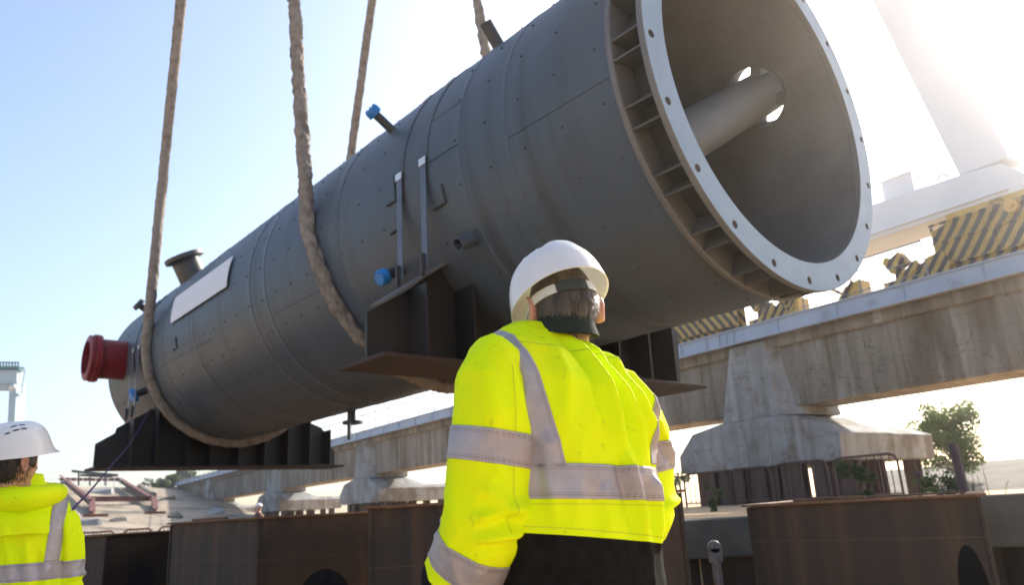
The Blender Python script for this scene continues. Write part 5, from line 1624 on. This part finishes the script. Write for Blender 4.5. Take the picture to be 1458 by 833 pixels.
# rolled hood and storm flap of the left worker
h = MB()
ring_ = []
for k in range(37):
    a = R_(-200 + 220 * k / 36) if False else R_(10 + 340 * k / 36)
    r_, sg = 0.125, 0.058
    bk = 0.5 - 0.5 * math.cos(a)                    # 1 at the back
    c0 = Vector((0.118 * math.sin(a), 0.03 + 0.115 * math.cos(a) - 0.050 * bk, 1.560 - 0.060 * bk))
    o_ = Vector((math.sin(a), math.cos(a), 0))
    th_ = 0.030 + 0.034 * bk
    ring_.append([MW2 @ (c0 + o_ * (th_ * math.cos(t)) + Vector((0, 0, (th_ * 0.85) * math.sin(t) + 0.006 * noise.noise(Vector((a * 3, t * 2, 1)))))) for t in np.linspace(0, 2 * math.pi, 15)[:-1]])
h.loft(ring_, True)
h.build('hood', 'hi_vis', jk2, smooth='all')
bm = bmesh.new(); bm.from_mesh(flat2)
bmesh.ops.delete(bm, geom=[f for f in bm.faces if not (f.material_index == 0 and f.calc_center_median().y < 0.02 and abs(f.calc_center_median().x) < 0.115 and f.calc_center_median().z > 1.2)], context='FACES')
for p_, n_ in (((0, 0, 1.355), (0, 0, -1)), ((0, 0, 1.50), (0, 0, 1)), ((0.108, 0, 1.2), (1, 0, 0)), ((-0.108, 0, 1.2), (-1, 0, 0))):
    bmesh.ops.bisect_plane(bm, geom=list(bm.verts) + list(bm.edges) + list(bm.faces), plane_co=p_, plane_no=n_, dist=0.0003, clear_outer=True)
bm.normal_update()
for v in bm.verts: v.co += v.normal * (0.004 + 0.012 * max(0, min(1, (1.44 - v.co.z) / 0.08)))
fm = bpy.data.meshes.new('storm_flap'); bm.to_mesh(fm); bm.free(); fm.transform(MW2)
fm.materials.clear(); fm.materials.append(MATS['hi_vis']); fm.polygons.foreach_set("material_index", [0] * len(fm.polygons))
fo = link_mesh('storm_flap', fm, jk2, smooth='all'); so = fo.modifiers.new("t", 'SOLIDIFY'); so.thickness = 0.003; so.offset = 1

# ---- far worker behind the cornered box: only the helmeted head shows above the rim
MW3 = frame_at(PD(367, 760, 27), R_(150))
m = MB()
m.loft(torso_rings([(0.86, 0, 0, 0.17, 0.12), (1.2, 0, 0, 0.19, 0.13), (1.4, 0, 0, 0.2, 0.12), (1.5, 0, 0, 0.10, 0.08), (1.56, 0, 0, 0.06, 0.06), (1.62, 0, 0, 0.075, 0.09), (1.72, 0, 0, 0.08, 0.1), (1.8, 0, 0, 0.04, 0.05)], 20), True)
for sx in (-1, 1):
    m.tube([(sx * 0.09, 0, 0.9), (sx * 0.10, 0, 0.45), (sx * 0.1, 0, 0.0)], [0.09, 0.065, 0.06], 10)
    m.tube([(sx * 0.18, 0, 1.43), (sx * 0.24, 0, 1.15), (sx * 0.24, 0.08, 0.88), (sx * 0.24, 0.12, 0.78)], [0.06, 0.05, 0.042, 0.03], 10)
bme = remesh(m, 0.014, 3); bme.transform(MW3); bme.materials.append(MATS['skin'])
fb = tag(link_mesh('person', bme, None, smooth='all'), 'tiny distant person in a white hard hat seen just above the cornered steel box', 'person')
hh = MB(); hh.loft([[MW3 @ Vector((0.125 * math.cos(t) * math.sin(a), 0.15 * math.cos(t) * math.cos(a), 1.71 + 0.14 * math.sin(t))) for a in np.linspace(0, 2 * math.pi, 25)[:-1]] for t in np.linspace(0, 1.5, 7)], True)
hh.build('hard_hat', 'helmet_white', fb, smooth='all')
jj = MB(); jj.loft([[MW3 @ Vector(p) for p in r_] for r_ in torso_rings([(0.8, 0, 0, 0.2, 0.15), (1.2, 0, 0, 0.21, 0.15), (1.42, 0, 0, 0.2, 0.13), (1.52, 0, 0, 0.09, 0.08)], 20)], True)
jj.build('jacket', 'red_oxide', fb, smooth='all')
